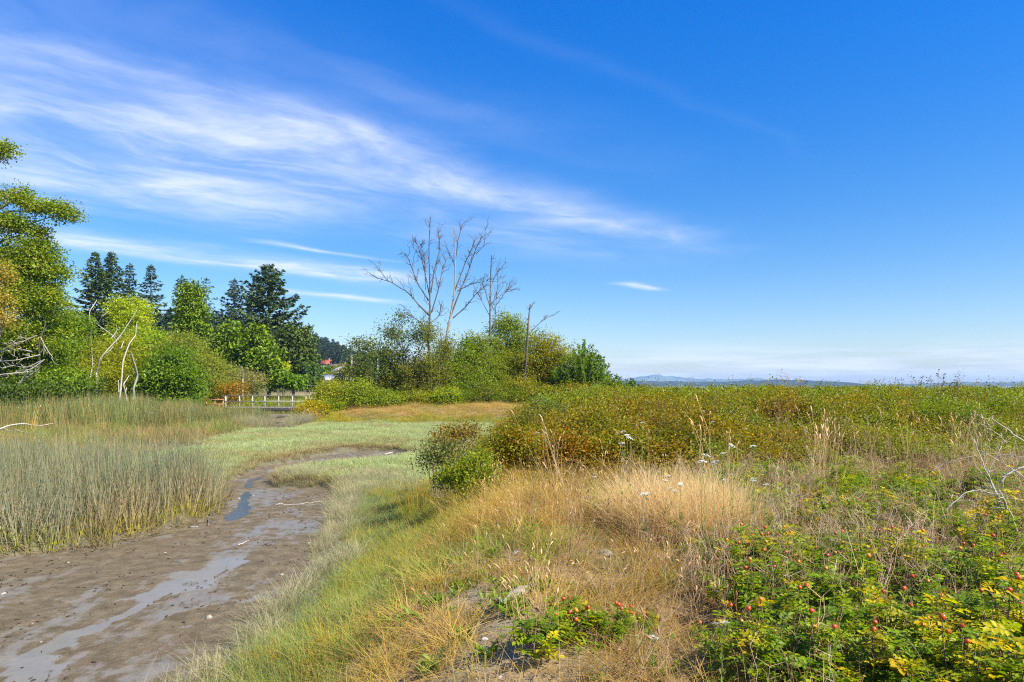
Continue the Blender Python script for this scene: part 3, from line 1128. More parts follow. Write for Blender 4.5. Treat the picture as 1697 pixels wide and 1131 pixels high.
leafy('shrub', 'bright leafy shrub mounded at the foot of the biggest fir', 'shrub', [blob_px(465, 630, 22, 11, 98), blob_px(484, 634, 18, 9, 97), blob_px(450, 636, 10, 7, 97)], at(466, 98),
      [(.10, .17, .018), (.13, .20, .02)], 120, 16, .5, .32, .4, .06, 25, stems=3, limbs=4)
leafy('shrub', 'small yellow shrub between the biggest fir and rounded evergreen', 'shrub', [blob_px(468, 611, 6, 8, 100)], at(468, 100), LIME, 22, 14, .4, .3, .3, .05, 26, stems=3, limbs=4)
leafy('shrub', 'dark green shrub at the edge of the dark evergreen', 'shrub', [blob_px(512, 620, 14, 20, 104), blob_px(505, 634, 20, 8, 100)], at(512, 104), [(.06, .10, .03), (.09, .13, .03)], 110, 14, .5, .3, .4, .06, 27, stems=3, limbs=4)
leafy('broadleaf_tree', 'low round yellow green tree below the red roofed house', 'tree', [blob_px(547, 632, 20, 10, 150), blob_px(535, 637, 14, 7, 150), blob_px(562, 640, 12, 9, 148)], at(548, 150), LIME[:1] + YGREEN, 110, 14, .7, .5, .6, .12, 28, limbs=4)
leafy('broadleaf_tree', 'green tree on the slope beside the utility pole', 'tree', [blob_px(600, 612, 26, 22, 170), blob_px(622, 606, 22, 24, 172), blob_px(585, 628, 16, 14, 165)], at(600, 170), [(.06, .085, .02), (.09, .11, .022)], 150, 14, .9, .6, .8, .2, 29, limbs=4)
leafy('broadleaf_tree', 'mid green rounded tree below the brown hillside house', 'tree', [blob_px(541, 618, 14, 8, 220), blob_px(520, 622, 12, 10, 222), blob_px(562, 616, 11, 7, 225)], at(541, 220), [(.08, .13, .02), (.10, .15, .025)], 90, 12, 1.0, .7, .8, .15, 30, limbs=4)

# willows and thicket trees along the marsh edge
leafy('willow_tree', 'lime yellow willow with a flat feathery crown', 'tree', [blob_px(214, 508, 34, 17, 84), blob_px(198, 520, 22, 14, 84), blob_px(236, 512, 20, 15, 85), blob_px(222, 530, 28, 12, 83)],
      at(218, 84), LIME, 250, 18, .36, .14, .42, .22, 31, limbs=10, bark=BARK_WHITE)
leafy('willow_tree', 'bright green willow just below the lime yellow crown', 'tree', [blob_px(232, 556, 30, 14, 80), blob_px(208, 562, 24, 13, 79), blob_px(266, 568, 30, 18, 79), blob_px(245, 582, 50, 18, 78)],
      at(235, 80), [(.22, .28, .025), (.27, .32, .03), (.17, .23, .022)], 320, 17, .36, .16, .45, .2, 32, limbs=8)
leafy('willow_shrub', 'wide yellow green willow thicket behind the white snags', 'shrub', [blob_px(195, 590, 44, 40, 68), blob_px(150, 600, 42, 42, 66), blob_px(225, 610, 40, 34, 67), blob_px(175, 625, 60, 24, 65), blob_px(118, 610, 30, 36, 64)],
      at(180, 67), YGREEN + [(.19, .17, .02)], 520, 18, .30, .09, .45, .09, 33, stems=5, limbs=10, droop=.1)
leafy('willow_shrub', 'dense deep green shrub behind the broken white stump', 'shrub', [blob_px(285, 607, 38, 32, 66), blob_px(262, 625, 32, 22, 65), blob_px(310, 625, 26, 20, 65)],
      at(285, 66), [(.12, .185, .02), (.15, .215, .022), (.095, .15, .018)], 330, 18, .30, .17, .42, .08, 34, stems=5, limbs=6)
leafy('willow_shrub', 'pale yellow green willow mound sloping toward the footbridge', 'shrub', [blob_px(330, 598, 34, 26, 72), blob_px(355, 615, 36, 22, 72), blob_px(300, 575, 36, 22, 76), blob_px(338, 632, 40, 14, 70)],
      at(335, 72), [(.19, .21, .035), (.22, .22, .04), (.15, .18, .03)], 400, 17, .28, .085, .42, .07, 35, stems=5, limbs=10, droop=.1)
leafy('willow_shrub', 'pale straw green shrub mound behind the footbridge rail', 'shrub', [blob_px(390, 625, 34, 16, 78), blob_px(418, 632, 24, 12, 78), blob_px(365, 633, 24, 14, 76)],
      at(395, 78), [(.22, .21, .07), (.20, .20, .05), (.26, .22, .09)], 200, 15, .28, .08, .4, .06, 36, stems=5, limbs=12, droop=.1)
leafy('willow_shrub', 'orange tinged low shrub near the orange fence', 'shrub', [blob_px(395, 640, 16, 8, 70), blob_px(378, 644, 12, 7, 69)], at(392, 70), [(.32, .17, .025), (.26, .16, .03), (.22, .18, .03)], 60, 14, .24, .09, .3, .05, 37, stems=4, limbs=6)

# alder at the side of the marsh, only part of it inside the picture
AY = 52
ab = [blob_px(2, 250, 26, 24, AY), blob_px(-30, 245, 30, 30, AY), blob_px(30, 330, 46, 20, AY), blob_px(70, 345, 34, 13, AY), blob_px(108, 355, 26, 22, AY), blob_px(20, 375, 50, 22, AY), blob_px(64, 385, 20, 14, AY),
      blob_px(30, 440, 62, 34, AY), blob_px(84, 450, 38, 24, AY), blob_px(20, 500, 90, 50, AY), blob_px(78, 505, 40, 36, AY), blob_px(-40, 440, 50, 50, AY), blob_px(-40, 340, 36, 36, AY), blob_px(40, 560, 80, 40, AY), blob_px(28, 470, 66, 80, AY + 1), blob_px(60, 420, 40, 34, AY)]
leafy('alder_tree', 'tall leafy alder with a long limb reaching over the marsh edge', 'tree', ab, at(-42, AY + 2), [(.145, .205, .022), (.185, .235, .024), (.11, .165, .02), (.23, .235, .026)], 1500, 18, .20, .13, .28, .22, 41,
      limbs=9, jit=.25, shell=.45)
leafy('alder_tree', 'lower broad alder with deep green leaves beside the tall alder', 'tree', [blob_px(95, 560, 46, 40, 56), blob_px(60, 590, 60, 44, 55), blob_px(122, 545, 28, 34, 58), blob_px(20, 600, 60, 42, 54), blob_px(75, 630, 70, 22, 53)],
      at(78, 57), [(.14, .20, .02), (.17, .23, .022), (.105, .16, .018)], 620, 20, .22, .15, .36, .2, 42, limbs=6, jit=.25)
leafy('broadleaf_tree', 'pale yellow leaved small tree half outside the picture', 'tree', [blob_px(2, 455, 22, 22, 47), blob_px(-8, 500, 24, 30, 47), blob_px(8, 530, 16, 14, 47)], at(-14, 47), [(.30, .24, .05), (.34, .25, .06), (.24, .22, .05)], 110, 12, .17, .12, .3, .1, 43, limbs=10)
leafy('shrub', 'low dark shrub row under the alders', 'shrub', [blob_px(40, 645, 70, 12, 50), blob_px(120, 640, 50, 14, 56), blob_px(-30, 640, 50, 20, 50)], at(50, 51), [(.06, .095, .018), (.08, .12, .02), (.10, .13, .02)], 260, 16, .22, .14, .3, .05, 44, stems=5, limbs=6)

# ------------------------------------------------------------------ dead trees


def dead_mesh(r, Y, polys, twig=1.0, base=None, zoom=None, twl=1.0, dy=1.4, wig=.28, rs=.60):
    """polys: (pixel points, radius start m, radius end m); limbs drawn with their own depth, twigs added along them"""
    mb = MB()
    for pts, r0, r1 in polys:
        P = np.array([wp(a, b, Y) for a, b in pts])
        P[1:, 1] += np.cumsum(r.normal(0, dy * .35, len(P) - 1))
        n = max(6, len(P) * 4)
        s = np.linspace(0, 1, n)
        ts = np.linspace(0, 1, len(P))
        Q = np.stack([np.interp(s, ts, P[:, c]) for c in range(3)], 1)
        Q[1:-1] += r.normal(0, .022 * twl * wig, (n - 2, 3))
        rad = (r0 + (r1 - r0) * s ** .7) * rs + .012
        tube(mb, Q, rad, 6 if r0 > .05 else 4)
        L = np.linalg.norm(P[-1] - P[0])
        nt = int(L * 2.2 * twig)
        for k in range(nt):
            u = r.uniform(.2, 1.0)
            p = np.array([np.interp(u, s, Q[:, c]) for c in range(3)])
            i = min(n - 2, int(u * (n - 1)))
            d = unit(Q[i + 1] - Q[i])
            l = r.uniform(.35, 1.5) * twl
            e = p + (d * .75 + sph(r, 1)[0] * .7 + [0, 0, .22]) * l
            w = bend(p, e, 5, .03, .06, r)
            tube(mb, w, np.linspace(.028, .013, 5) * max(.8, twl), 3)
            for q in range(r.integers(0, 4)):
                j = r.integers(1, 4)
                tube(mb, bend(w[j], w[j] + (unit(e - p) * .6 + sph(r, 1)[0] * .8) * l * .45, 4, 0, .06, r), np.linspace(.018, .010, 4), 3)
    return mb


def zz(pts, f, ox, oy):
    return [(ox + a / f, oy + b / f) for a, b in pts]


def dead_tree(name, label, Y, basepx, polys, mat, seed, group=None, twig=1.0, twl=1.0, stub=None, cat='dead tree', tmat=None):
    r = np.random.default_rng(seed)
    b = wp(basepx[0], basepx[1], Y)
    b[2] = gz(b[0], b[1]) - .05
    t = thing(name, tuple(b), label, cat, group)
    tr = dead_mesh(r, Y, polys[:1], twig * .25, twl=twl)
    brs = [dead_mesh(r, Y, [q], twig, twl=twl) for q in polys[1:]]
    # foot of the trunk down to the ground
    p0 = wp(*polys[0][0][0], Y)
    if p0[2] > b[2]:
        tube(tr, np.array([[p0[0], p0[1], b[2] - .2], p0]), [polys[0][1] * 1.25, polys[0][1]], 6)
    for mb, nm in [(tr, 'trunk')] + [(q, 'branch') for q in brs]:
        for v in mb.V: v -= b
        mb.obj(nm, (tmat or mat) if nm == 'trunk' else mat, t, smooth=True)
    return t


Z3 = (3.232, 560, 350)
dead_tree('dead_tree', 'tallest leafless tree with several upright grey stems', 66, (712, 662), [
    (zz([(496, 1010), (495, 850), (488, 700), (497, 560), (492, 400), (488, 200), (500, 40)], *Z3), .30, .03),
    (zz([(490, 560), (440, 510), (380, 440), (270, 375), (220, 315)], *Z3), .13, .025),
    (zz([(272, 377), (215, 360), (170, 335)], *Z3), .05, .015),
    (zz([(485, 480), (425, 385), (372, 240), (360, 232)], *Z3), .10, .02),
    (zz([(490, 450), (455, 300), (430, 190), (405, 150)], *Z3), .09, .02),
    (zz([(500, 545), (540, 420), (562, 300), (578, 250)], *Z3), .10, .02),
    (zz([(498, 440), (515, 320), (545, 190), (530, 90)], *Z3), .10, .02),
    (zz([(495, 600), (535, 560), (560, 480)], *Z3), .07, .02),
    (zz([(470, 420), (455, 250), (440, 170)], *Z3), .06, .015),
    (zz([(495, 740), (450, 600), (390, 560)], *Z3), .08, .02),
    (zz([(498, 860), (560, 790), (605, 725)], *Z3), .12, .03),
    (zz([(492, 855), (420, 840), (340, 830), (262, 862)], *Z3), .07, .015),
    (zz([(492, 870), (455, 920), (385, 945)], *Z3), .06, .015),
    (zz([(400, 842), (370, 800), (290, 795)], *Z3), .03, .012)], BARK_DEAD, 51, 'leafless trees above the copse', 1.5)
dead_tree('dead_tree', 'forked leafless tree with a smooth tan trunk next to the tallest', 70, (738, 655), [
    (zz([(570, 760), (585, 660), (605, 560), (625, 440), (630, 250), (625, 90)], *Z3), .27, .03),
    (zz([(615, 575), (680, 520), (740, 450), (800, 400)], *Z3), .10, .02),
    (zz([(605, 560), (650, 440), (690, 340), (740, 200), (772, 140)], *Z3), .14, .025),
    (zz([(625, 430), (680, 270), (732, 150)], *Z3), .11, .02),
    (zz([(640, 430), (700, 400), (805, 375)], *Z3), .06, .015),
    (zz([(630, 260), (645, 150), (668, 70)], *Z3), .08, .02),
    (zz([(628, 300), (600, 230), (582, 190)], *Z3), .05, .015),
    (zz([(740, 230), (785, 190), (790, 150)], *Z3), .04, .012)], BARK_DEAD, 52, 'leafless trees above the copse', 1.4, tmat=wood_mat('tan_wood', (.22, .165, .12), (.42, .33, .24), 10))
dead_tree('dead_tree', 'single straight dead pole of a tree with wiry side branches', 72, (813, 655), [
    (zz([(812, 800), (815, 650), (815, 500), (818, 350), (823, 240)], *Z3), .19, .06),
    (zz([(815, 520), (790, 430), (770, 385)], *Z3), .06, .015),
    (zz([(815, 510), (850, 465), (925, 405)], *Z3), .06, .015),
    (zz([(838, 620), (848, 480), (858, 360)], *Z3), .06, .015),
    (zz([(818, 420), (832, 350), (865, 300)], *Z3), .03, .01),
    (zz([(812, 560), (780, 500), (755, 450)], *Z3), .04, .012),
    (zz([(850, 500), (900, 440), (940, 430)], *Z3), .03, .01)], BARK_DEAD, 53, 'leafless trees above the copse', 1.6)
dead_tree('dead_tree', 'short thick snag with a splintered top above the copse shrubs', 68, (872, 650), [
    (zz([(1000, 880), (1010, 760), (1018, 620), (1026, 540), (1032, 495)], *Z3), .24, .10),
    (zz([(1030, 520), (1038, 505), (1040, 512)], *Z3), .06, .03),
    (zz([(1040, 640), (1090, 590), (1150, 555)], *Z3), .04, .012)], BARK_DEAD, 54, 'leafless trees above the copse', 1.2)
Z7 = (4.038, 0, 400)
dead_tree('snag', 'thin bleached snag with a forked tip in front of the dark firs', 60, (148, 655), [
    (zz([(585, 1010), (600, 830), (650, 570), (655, 480), (670, 400)], *Z7), .085, .03),
    (zz([(652, 560), (700, 505), (732, 468)], *Z7), .05, .02),
    (zz([(655, 560), (740, 635), (800, 695)], *Z7), .045, .02)], BARK_WHITE, 55, 'bleached snags at the marsh edge', .25)
dead_tree('snag', 'long slanting bleached snag crossing the willow thicket', 58, (160, 655), [
    (zz([(645, 880), (690, 790), (725, 735), (770, 640), (830, 520), (865, 445)], *Z7), .10, .03),
    (zz([(745, 650), (765, 600), (770, 560)], *Z7), .05, .02),
    (zz([(700, 770), (735, 740), (745, 700)], *Z7), .05, .02)], BARK_WHITE, 56, 'bleached snags at the marsh edge', .25)
dead_tree('snag', 'upright bleached snag standing in the marsh reeds', 56, (199, 660), [
    (zz([(802, 1050), (806, 930), (805, 800), (812, 680), (826, 620), (830, 540)], *Z7), .11, .035),
    (zz([(808, 720), (800, 660), (806, 640)], *Z7), .05, .02),
    (zz([(795, 1010), (790, 930)], *Z7), .06, .04)], BARK_WHITE, 57, 'bleached snags at the marsh edge', .2)
dead_tree('snag', 'thick leaning bleached stump with a sawn top', 60, (224, 655), [
    (zz([(895, 1040), (905, 990), (930, 900), (950, 820), (960, 762)], *Z7), .16, .12)], BARK_WHITE, 58, 'bleached snags at the marsh edge', .0)
dead_tree('snag', 'short broken bleached stub beside the upright snag', 57, (209, 660), [
    (zz([(845, 1045), (848, 960), (850, 900)], *Z7), .10, .03), (zz([(835, 1040), (838, 980)], *Z7), .06, .03)], BARK_WHITE, 59, 'bleached snags at the marsh edge', .3)
dead_tree('snag', 'dull grey bare stem under the willow thicket', 58, (113, 655), [
    (zz([(455, 1020), (460, 930), (458, 850)], *Z7), .09, .04), (zz([(460, 920), (470, 860), (475, 800)], *Z7), .04, .02),
    (zz([(545, 1030), (560, 990), (580, 960)], *Z7), .07, .03), (zz([(530, 1030), (528, 960)], *Z7), .06, .03)], BARK_DEAD, 60, 'bleached snags at the marsh edge', .4)
dead_tree('fallen_branch', 'pale slanting pole fallen through the low alder', 55, (112, 650), [
    (zz([(450, 975), (380, 880), (310, 770), (285, 690)], *Z7), .07, .03)], BARK_WHITE, 61, None, .3, cat='branch')
dead_tree('snag', 'small pale stub on the willow mound near the cedar', 72, (404, 640), [([(402, 628), (405, 616), (406, 608)], .12, .08)], BARK_WHITE, 62, 'bleached snags at the marsh edge', 0)
dead_tree('fallen_tree', 'fallen dead tree with long bleached bare branches under the alder', 49, (20, 655), [
    (zz([(85, 1030), (130, 930), (170, 850), (215, 700), (265, 540)], *Z7), .13, .05),
    (zz([(215, 740), (100, 720), (0, 745), (-80, 760)], *Z7), .06, .02), (zz([(250, 630), (130, 690), (-20, 745)], *Z7), .05, .02),
    (zz([(150, 610), (70, 665), (-40, 720)], *Z7), .04, .02), (zz([(270, 760), (140, 800), (-30, 805)], *Z7), .055, .02),
    (zz([(280, 800), (130, 870), (-30, 900)], *Z7), .055, .02), (zz([(230, 870), (120, 885), (-30, 905)], *Z7), .04, .02),
    (zz([(300, 790), (240, 850), (170, 900), (130, 970)], *Z7), .04, .015), (zz([(270, 640), (290, 700), (340, 760)], *Z7), .04, .015),
    (zz([(40, 850), (20, 800), (40, 780)], *Z7), .03, .015)], BARK_WHITE, 63, None, .9, .8, cat='dead tree', tmat=BARK_DEAD)
# ------------------------------------------------------------------ copse around the dead trees
GC = 'shrubs of the copse'
leafy('broadleaf_tree', 'sparse dark leaved tree leaning out beside the dead trees', 'tree', [blob_px(650, 555, 34, 34, 66), blob_px(668, 525, 16, 14, 66), blob_px(608, 575, 26, 20, 65), blob_px(585, 570, 12, 14, 65), blob_px(640, 590, 44, 22, 66), blob_px(690, 560, 20, 30, 66)],
      at(660, 66.5), [(.085, .12, .026), (.11, .14, .032), (.14, .16, .034)], 330, 9, .22, .12, .35, .10, 71, GC, limbs=18, bark=TWIG, shell=.3)
leafy('shrub', 'yellow green leaves clinging round the tallest dead tree', 'shrub', [blob_px(712, 560, 22, 42, 65), blob_px(706, 610, 26, 30, 64.5), blob_px(738, 580, 16, 34, 66), blob_px(676, 612, 22, 16, 64)],
      at(712, 65.5), [(.15, .15, .02), (.18, .17, .022), (.11, .13, .02)], 230, 11, .18, .10, .3, .05, 72, GC, stems=4, limbs=4, bark=TWIG, shell=.3)
leafy('shrub', 'mid green dense shrub between the dead trees', 'shrub', [blob_px(770, 600, 30, 40, 70), blob_px(790, 575, 24, 24, 71), blob_px(752, 625, 28, 26, 68), blob_px(735, 600, 18, 30, 69)], at(770, 70),
      [(.12, .17, .02), (.15, .195, .022), (.18, .20, .024)], 420, 15, .22, .13, .34, .07, 73, GC, stems=5, limbs=10)
leafy('broadleaf_tree', 'green rounded tree behind the straight dead pole', 'tree', [blob_px(840, 545, 34, 26, 74), blob_px(862, 570, 36, 34, 74), blob_px(822, 580, 28, 32, 73), blob_px(845, 610, 44, 28, 72)], at(842, 74),
      [(.13, .18, .02), (.155, .20, .022), (.19, .20, .024)], 470, 15, .22, .13, .34, .12, 74, GC, limbs=10)
leafy('shrub', 'olive yellow rounded shrub next to the splintered snag', 'shrub', [blob_px(905, 575, 26, 28, 70), blob_px(920, 600, 30, 34, 69), blob_px(885, 610, 30, 30, 69), blob_px(930, 625, 26, 22, 68)], at(908, 69.5),
      [(.21, .195, .022), (.24, .21, .024), (.17, .175, .02)], 440, 15, .20, .11, .34, .06, 75, GC, stems=5, limbs=10)


def spiky(name, label, px, top, bot, hw, Y, seed, pal, n, group):
    """a shrub of many upright leafy shoots"""
    r = np.random.default_rng(seed)
    b = np.array(at(px, Y))
    s = Y / FPX
    mb, wood = MB(), MB()
    for k in range(n):
        u = r.uniform(-1, 1)
        v = r.uniform(-1, 1) * math.sqrt(max(0, 1 - u * u))
        H = (CAM_Z + (HZ - (top + (bot - top) * .72 * abs(u + .12) ** 1.25)) * s - b[2]) * r.uniform(.62, 1.0)
        e = np.array([u * hw * s, v * hw * s * .8, H])
        p0 = np.array([u * hw * s * .55, v * hw * s * .5, H * .05])
        w = bend(p0, e, 6, 0, .02, r)
        tube(wood, w, np.linspace(.03, .008, 6), 3)
        m = int(20 + H * 9)
        f = .25 + .75 * r.random(m) ** .8
        P = np.stack([np.interp(f, np.linspace(0, 1, 6), w[:, c]) for c in range(3)], 1)
        D = unit(sph(r, m) * [1, 1, .3] + np.array([0, 0, .55]))
        C = pick_cols(r, pal, m) * (1 + r.normal(0, .2, (m, 1)))
        leaf_cards(mb, P, D, unit(sph(r, m) + [0, 0, .5]), .36 * (1.25 - f * .55), .13, C.clip(.004, 1))
    t = thing(name, tuple(b), label, 'shrub', group)
    mb.obj('foliage', LEAF, t)
    wood.obj('stems', TWIG, t)


spiky('shrub', 'bright green shrub of upright spiky shoots beyond the thicket', 975, 562, 655, 62, 64, 76, [(.12, .20, .025), (.15, .23, .03), (.10, .17, .022), (.17, .23, .03)], 150, GC)
spiky('shrub', 'small spiky green shrub at the water side of the bigger spiky one', 1046, 624, 652, 18, 66, 77, [(.07, .13, .025), (.09, .16, .03)], 26, GC)
for k, (px, pyc, rx, ry, Y, pal, lab) in enumerate((
        (520, 676, 26, 16, 60, GOLD[:2] + YGREEN[:2], 'golden yellow shrub at the end of the footbridge'),
        (545, 650, 26, 26, 62, YGREEN, 'yellow green shrub leaning over the footbridge rail'),
        (590, 652, 36, 27, 62.5, YGREEN[:1] + GREEN[1:3], 'broad green shrub at the near edge of the copse'),
        (575, 620, 24, 16, 68, OLIVE, 'olive shrub below the pale pole of the copse'),
        (628, 660, 32, 18, 62, GREEN[:3], 'deep green shrub above the strip of dry grass'),
        (655, 635, 34, 24, 66, OLIVE + GREEN[:1], 'twiggy olive shrub under the sparse dark leaved tree'),
        (742, 655, 24, 16, 63, YGREEN[:3] + GREEN[1:2], 'small bright shrub at the foot of the tallest dead tree'),
        (790, 640, 36, 28, 67, GREEN, 'shaded green shrub by the glimpse of blue water'),
        (812, 655, 34, 18, 64, [(.15, .15, .02), (.11, .13, .018)], 'low olive shrub in front of the straight dead pole'),
        (860, 648, 40, 26, 66, OLIVE, 'wide olive shrub in front of the splintered snag'),
        (905, 655, 36, 20, 63, OLIVE[:2] + GREEN[1:2], 'low olive green shrub where the copse meets the thicket'),
        (690, 660, 26, 14, 63, OLIVE[:2] + YGREEN[:1], 'low yellowish shrub beside the trunk of the tallest dead tree'),
        (512, 690, 14, 13, 58.5, GOLD, 'low golden shrub over the creek bank'),
        (950, 650, 40, 18, 60, OLIVE + RUST[:1], 'russet olive shrub before the spiky green one'),
        (958, 612, 34, 40, 66, YGREEN[:2] + GREEN[:2], 'fresh green shrub filling the slope between the olive one and the spiky one'),
        (805, 615, 44, 40, 69, GREEN[:2] + OLIVE[:1], 'dense dark shrub round the foot of the straight dead pole'),
        (872, 610, 40, 40, 70, OLIVE[:3], 'olive green shrub round the foot of the splintered snag'),
        (690, 625, 40, 30, 67, GREEN[:1] + OLIVE[:2], 'shadowy shrub behind the trunk of the tallest dead tree'))):
    x = (px - 848.5) / FPX * Y
    leafy('shrub', lab, 'shrub', [blob_px(px, pyc, rx, ry, Y), blob_px(px - rx * .5, pyc + ry * .4, rx * .6, ry * .6, Y - .5), blob_px(px + rx * .5, pyc + ry * .35, rx * .6, ry * .65, Y - .3)],
          (x, Y, gz(x, Y)), pal, int(36 + rx * ry * .17), 15, .17, .095, .27, .045, 80 + k, GC, stems=5, limbs=7, bark=TWIG)

# shrubs that stand out on the near bank
leafy('shrub', 'fresh light green leafy shrub at the marsh end of the thicket', 'shrub', [blob_px(788, 776, 32, 34, 13.2), blob_px(768, 790, 26, 28, 13), blob_px(808, 790, 18, 34, 13.1), blob_px(740, 800, 24, 20, 13.2), blob_px(782, 812, 30, 22, 12.8)],
      at(785, 13.2), [(.22, .25, .04), (.26, .27, .045), (.17, .21, .035)], 330, 12, .085, .024, .085, .012, 101, None, stems=6, limbs=14, up=.2, droop=-.25, shell=.35)
leafy('shrub', 'reddish brown open shrub on the edge of the salt meadow', 'shrub', [blob_px(752, 722, 36, 30, 16.5), blob_px(778, 715, 24, 26, 16.8), blob_px(735, 735, 24, 24, 16.2)],
      at(757, 16.6), [(.24, .15, .04), (.20, .17, .04), (.28, .17, .04), (.15, .16, .04)], 170, 11, .06, .035, .11, .014, 102, None, stems=6, limbs=16, bark=TWIG, shell=.3)
leafy('shrub', 'dark green small leaved shrub beside the reddish brown one', 'shrub', [blob_px(718, 758, 30, 22, 14.8), blob_px(745, 752, 26, 26, 14.9)],
      at(728, 14.9), [(.13, .16, .045), (.16, .18, .05), (.18, .15, .05)], 130, 11, .06, .035, .10, .012, 103, None, stems=6, limbs=12, bark=TWIG)
for k, (px, py, rx, ry, pal, lab) in enumerate((
        (852, 745, 34, 50, RUST[:2] + OLIVE, 'rust and olive shrub at the marsh end of the thicket'),
        (905, 690, 44, 40, [(.12, .16, .04), (.15, .18, .05), (.10, .13, .03)], 'grey green shrub on the crest of the thicket near the copse'),
        (940, 750, 50, 44, RUST + OLIVE[:1], 'rusty brown shrub behind the white wildflowers'),
        (1035, 745, 56, 46, OLIVE + RUST[:1], 'olive brown shrub above the tallest golden grass'),
        (1120, 740, 46, 44, [(.12, .14, .02), (.09, .12, .018), (.18, .10, .02)], 'green shrub with rusty patches next to a white flower head'),
        (1185, 722, 46, 40, GREEN[1:3] + RUST[:1], 'dark green shrub with orange tips amid the thicket'),
        (1322, 690, 60, 34, [(.14, .15, .02), (.17, .17, .022)], 'olive yellow shrub crest over the dark hollow'),
        (1440, 690, 66, 38, YGREEN[:3:2] + OLIVE[:1], 'broad yellowish shrub crest behind the tan seed heads'),
        (1560, 690, 56, 40, YGREEN[:3:2] + GREEN[1:3], 'leafy green shrub by the bare dead canes'),
        (1672, 680, 50, 46, YGREEN[:1] + GREEN[1:3], 'tall leafy shrub at the picture edge behind the bare canes'))):
    g = gp(px, py + ry * 1.05)
    Y = min(max(g[1], 13.6), 24)
    x = (px - 848.5) / FPX * Y
    zt = CAM_Z + (HZ - (py - ry)) / FPX * Y
    s = Y / FPX
    zb = gz(x, Y)
    hh = max(.5, (zt - zb) * .5)
    bl = [(x, Y, zb + hh * 1.1, rx * s, rx * s * .8, hh * .95), (x - rx * s * .5, Y - .1, zb + hh * .8, rx * s * .6, rx * s * .6, hh * .75), (x + rx * s * .5, Y + .1, zb + hh * .85, rx * s * .6, rx * s * .6, hh * .8)]
    leafy('shrub', lab, 'shrub', bl, (x, Y, zb), pal, 260, 13, .058, .034, .10, .012, 110 + k, 'shrubs standing out in the thicket', stems=6, limbs=9, bark=TWIG, shell=.45)

# tall thin leafy shoots above the skyline
for k, (px, top, lab) in enumerate(((1528, 616, 'first leafy shoot above the skyline, nearest the far headland gap'), (1561, 611, 'thin reddish shoot between two leafier ones on the skyline'),
                                    (1578, 623, 'bushy dark shoot on the skyline beside the thin reddish one'), (1655, 622, 'shoot on the skyline near the picture edge'), (1683, 628, 'low bushy shoot on the skyline at the picture edge'))):
    r = np.random.default_rng(140 + k)
    Y = 25 + k * .7
    b = np.array(at(px, Y))
    H = CAM_Z + (HZ - top) / FPX * Y - b[2]
    t = thing('sapling', tuple(b), lab, 'shrub', 'leafy shoots above the thicket')
    fo, st = MB(), MB()
    for q in range(4):
        e = np.array([r.normal(0, .16), r.normal(0, .2), H * r.uniform(.86, 1)])
        w = bend((0, 0, 0), e, 6, 0, .02, r)
        tube(st, w, np.linspace(.012, .004, 6), 3)
        m = 34
        f = .55 + .45 * r.random(m)
        P = np.stack([np.interp(f, np.linspace(0, 1, 6), w[:, c]) for c in range(3)], 1) + r.normal(0, .05, (m, 3))
        pal = [(.14, .09, .03), (.10, .10, .02)] if k == 1 else [(.07, .09, .02), (.10, .12, .02), (.13, .10, .03)]
        leaf_cards(fo, P, sph(r, m) + [0, 0, .2], sph(r, m) + [0, 0, .5], .075, .045, pick_cols(r, pal, m))
    fo.obj('foliage', LEAF, t)
    st.obj('stems', TWIG, t)
# ------------------------------------------------------------------ ground cover
def mk(coll, builders, mat):
    return proto_coll(coll, [b.mesh(coll, mat) for b in builders])


r0 = np.random.default_rng(200)
# bulrush stems: yellow green foot, greyed middle, green tip
RB = [(.32, .34, .035), (.38, .36, .05), (.26, .29, .03)]
RM = [(.26, .24, .17), (.33, .30, .23), (.20, .20, .13), (.30, .24, .15), (.16, .15, .09)]
RT = [(.15, .175, .09), (.19, .205, .12), (.11, .135, .06), (.23, .21, .13)]
bul = []
for k in range(9):
    b = blades(r0, 14, .22, 1.50, .20, .016, .12, RB, RT, 4, .12, .35, mid=RM)
    blades(r0, 4, .24, 1.05, .3, .012, .35, RM, [(.40, .34, .22), (.34, .27, .16)], 4, .6, .3, mb=b)
    bul.append(b)
C_BUL = mk('bulrush_clump', bul, IGRASS)
dryr = []
for k in range(6):
    b = blades(r0, 22, .26, .95, .25, .012, .22, [(.20, .17, .09), (.24, .21, .11)], [(.33, .27, .16), (.26, .23, .12), (.18, .20, .07)], 3, .5, .2)
    dryr.append(b)
C_DRYR = mk('marsh_grass_clump', dryr, IGRASS)
grn = []
for k in range(6):
    b = blades(r0, 26, .30, 1.75, .16, .024, .10, [(.15, .15, .05), (.19, .17, .06)], [(.12, .15, .055), (.16, .18, .07), (.10, .125, .045), (.24, .20, .10)], 3, .3, .2)
    if k < 3: seed_heads(r0, 2, .25, 1.55, .08, b, [(.30, .24, .14), (.16, .085, .035)], .006, (.16, .03))
    grn.append(b)
C_GRN = mk('cattail_clump', grn, IGRASS)
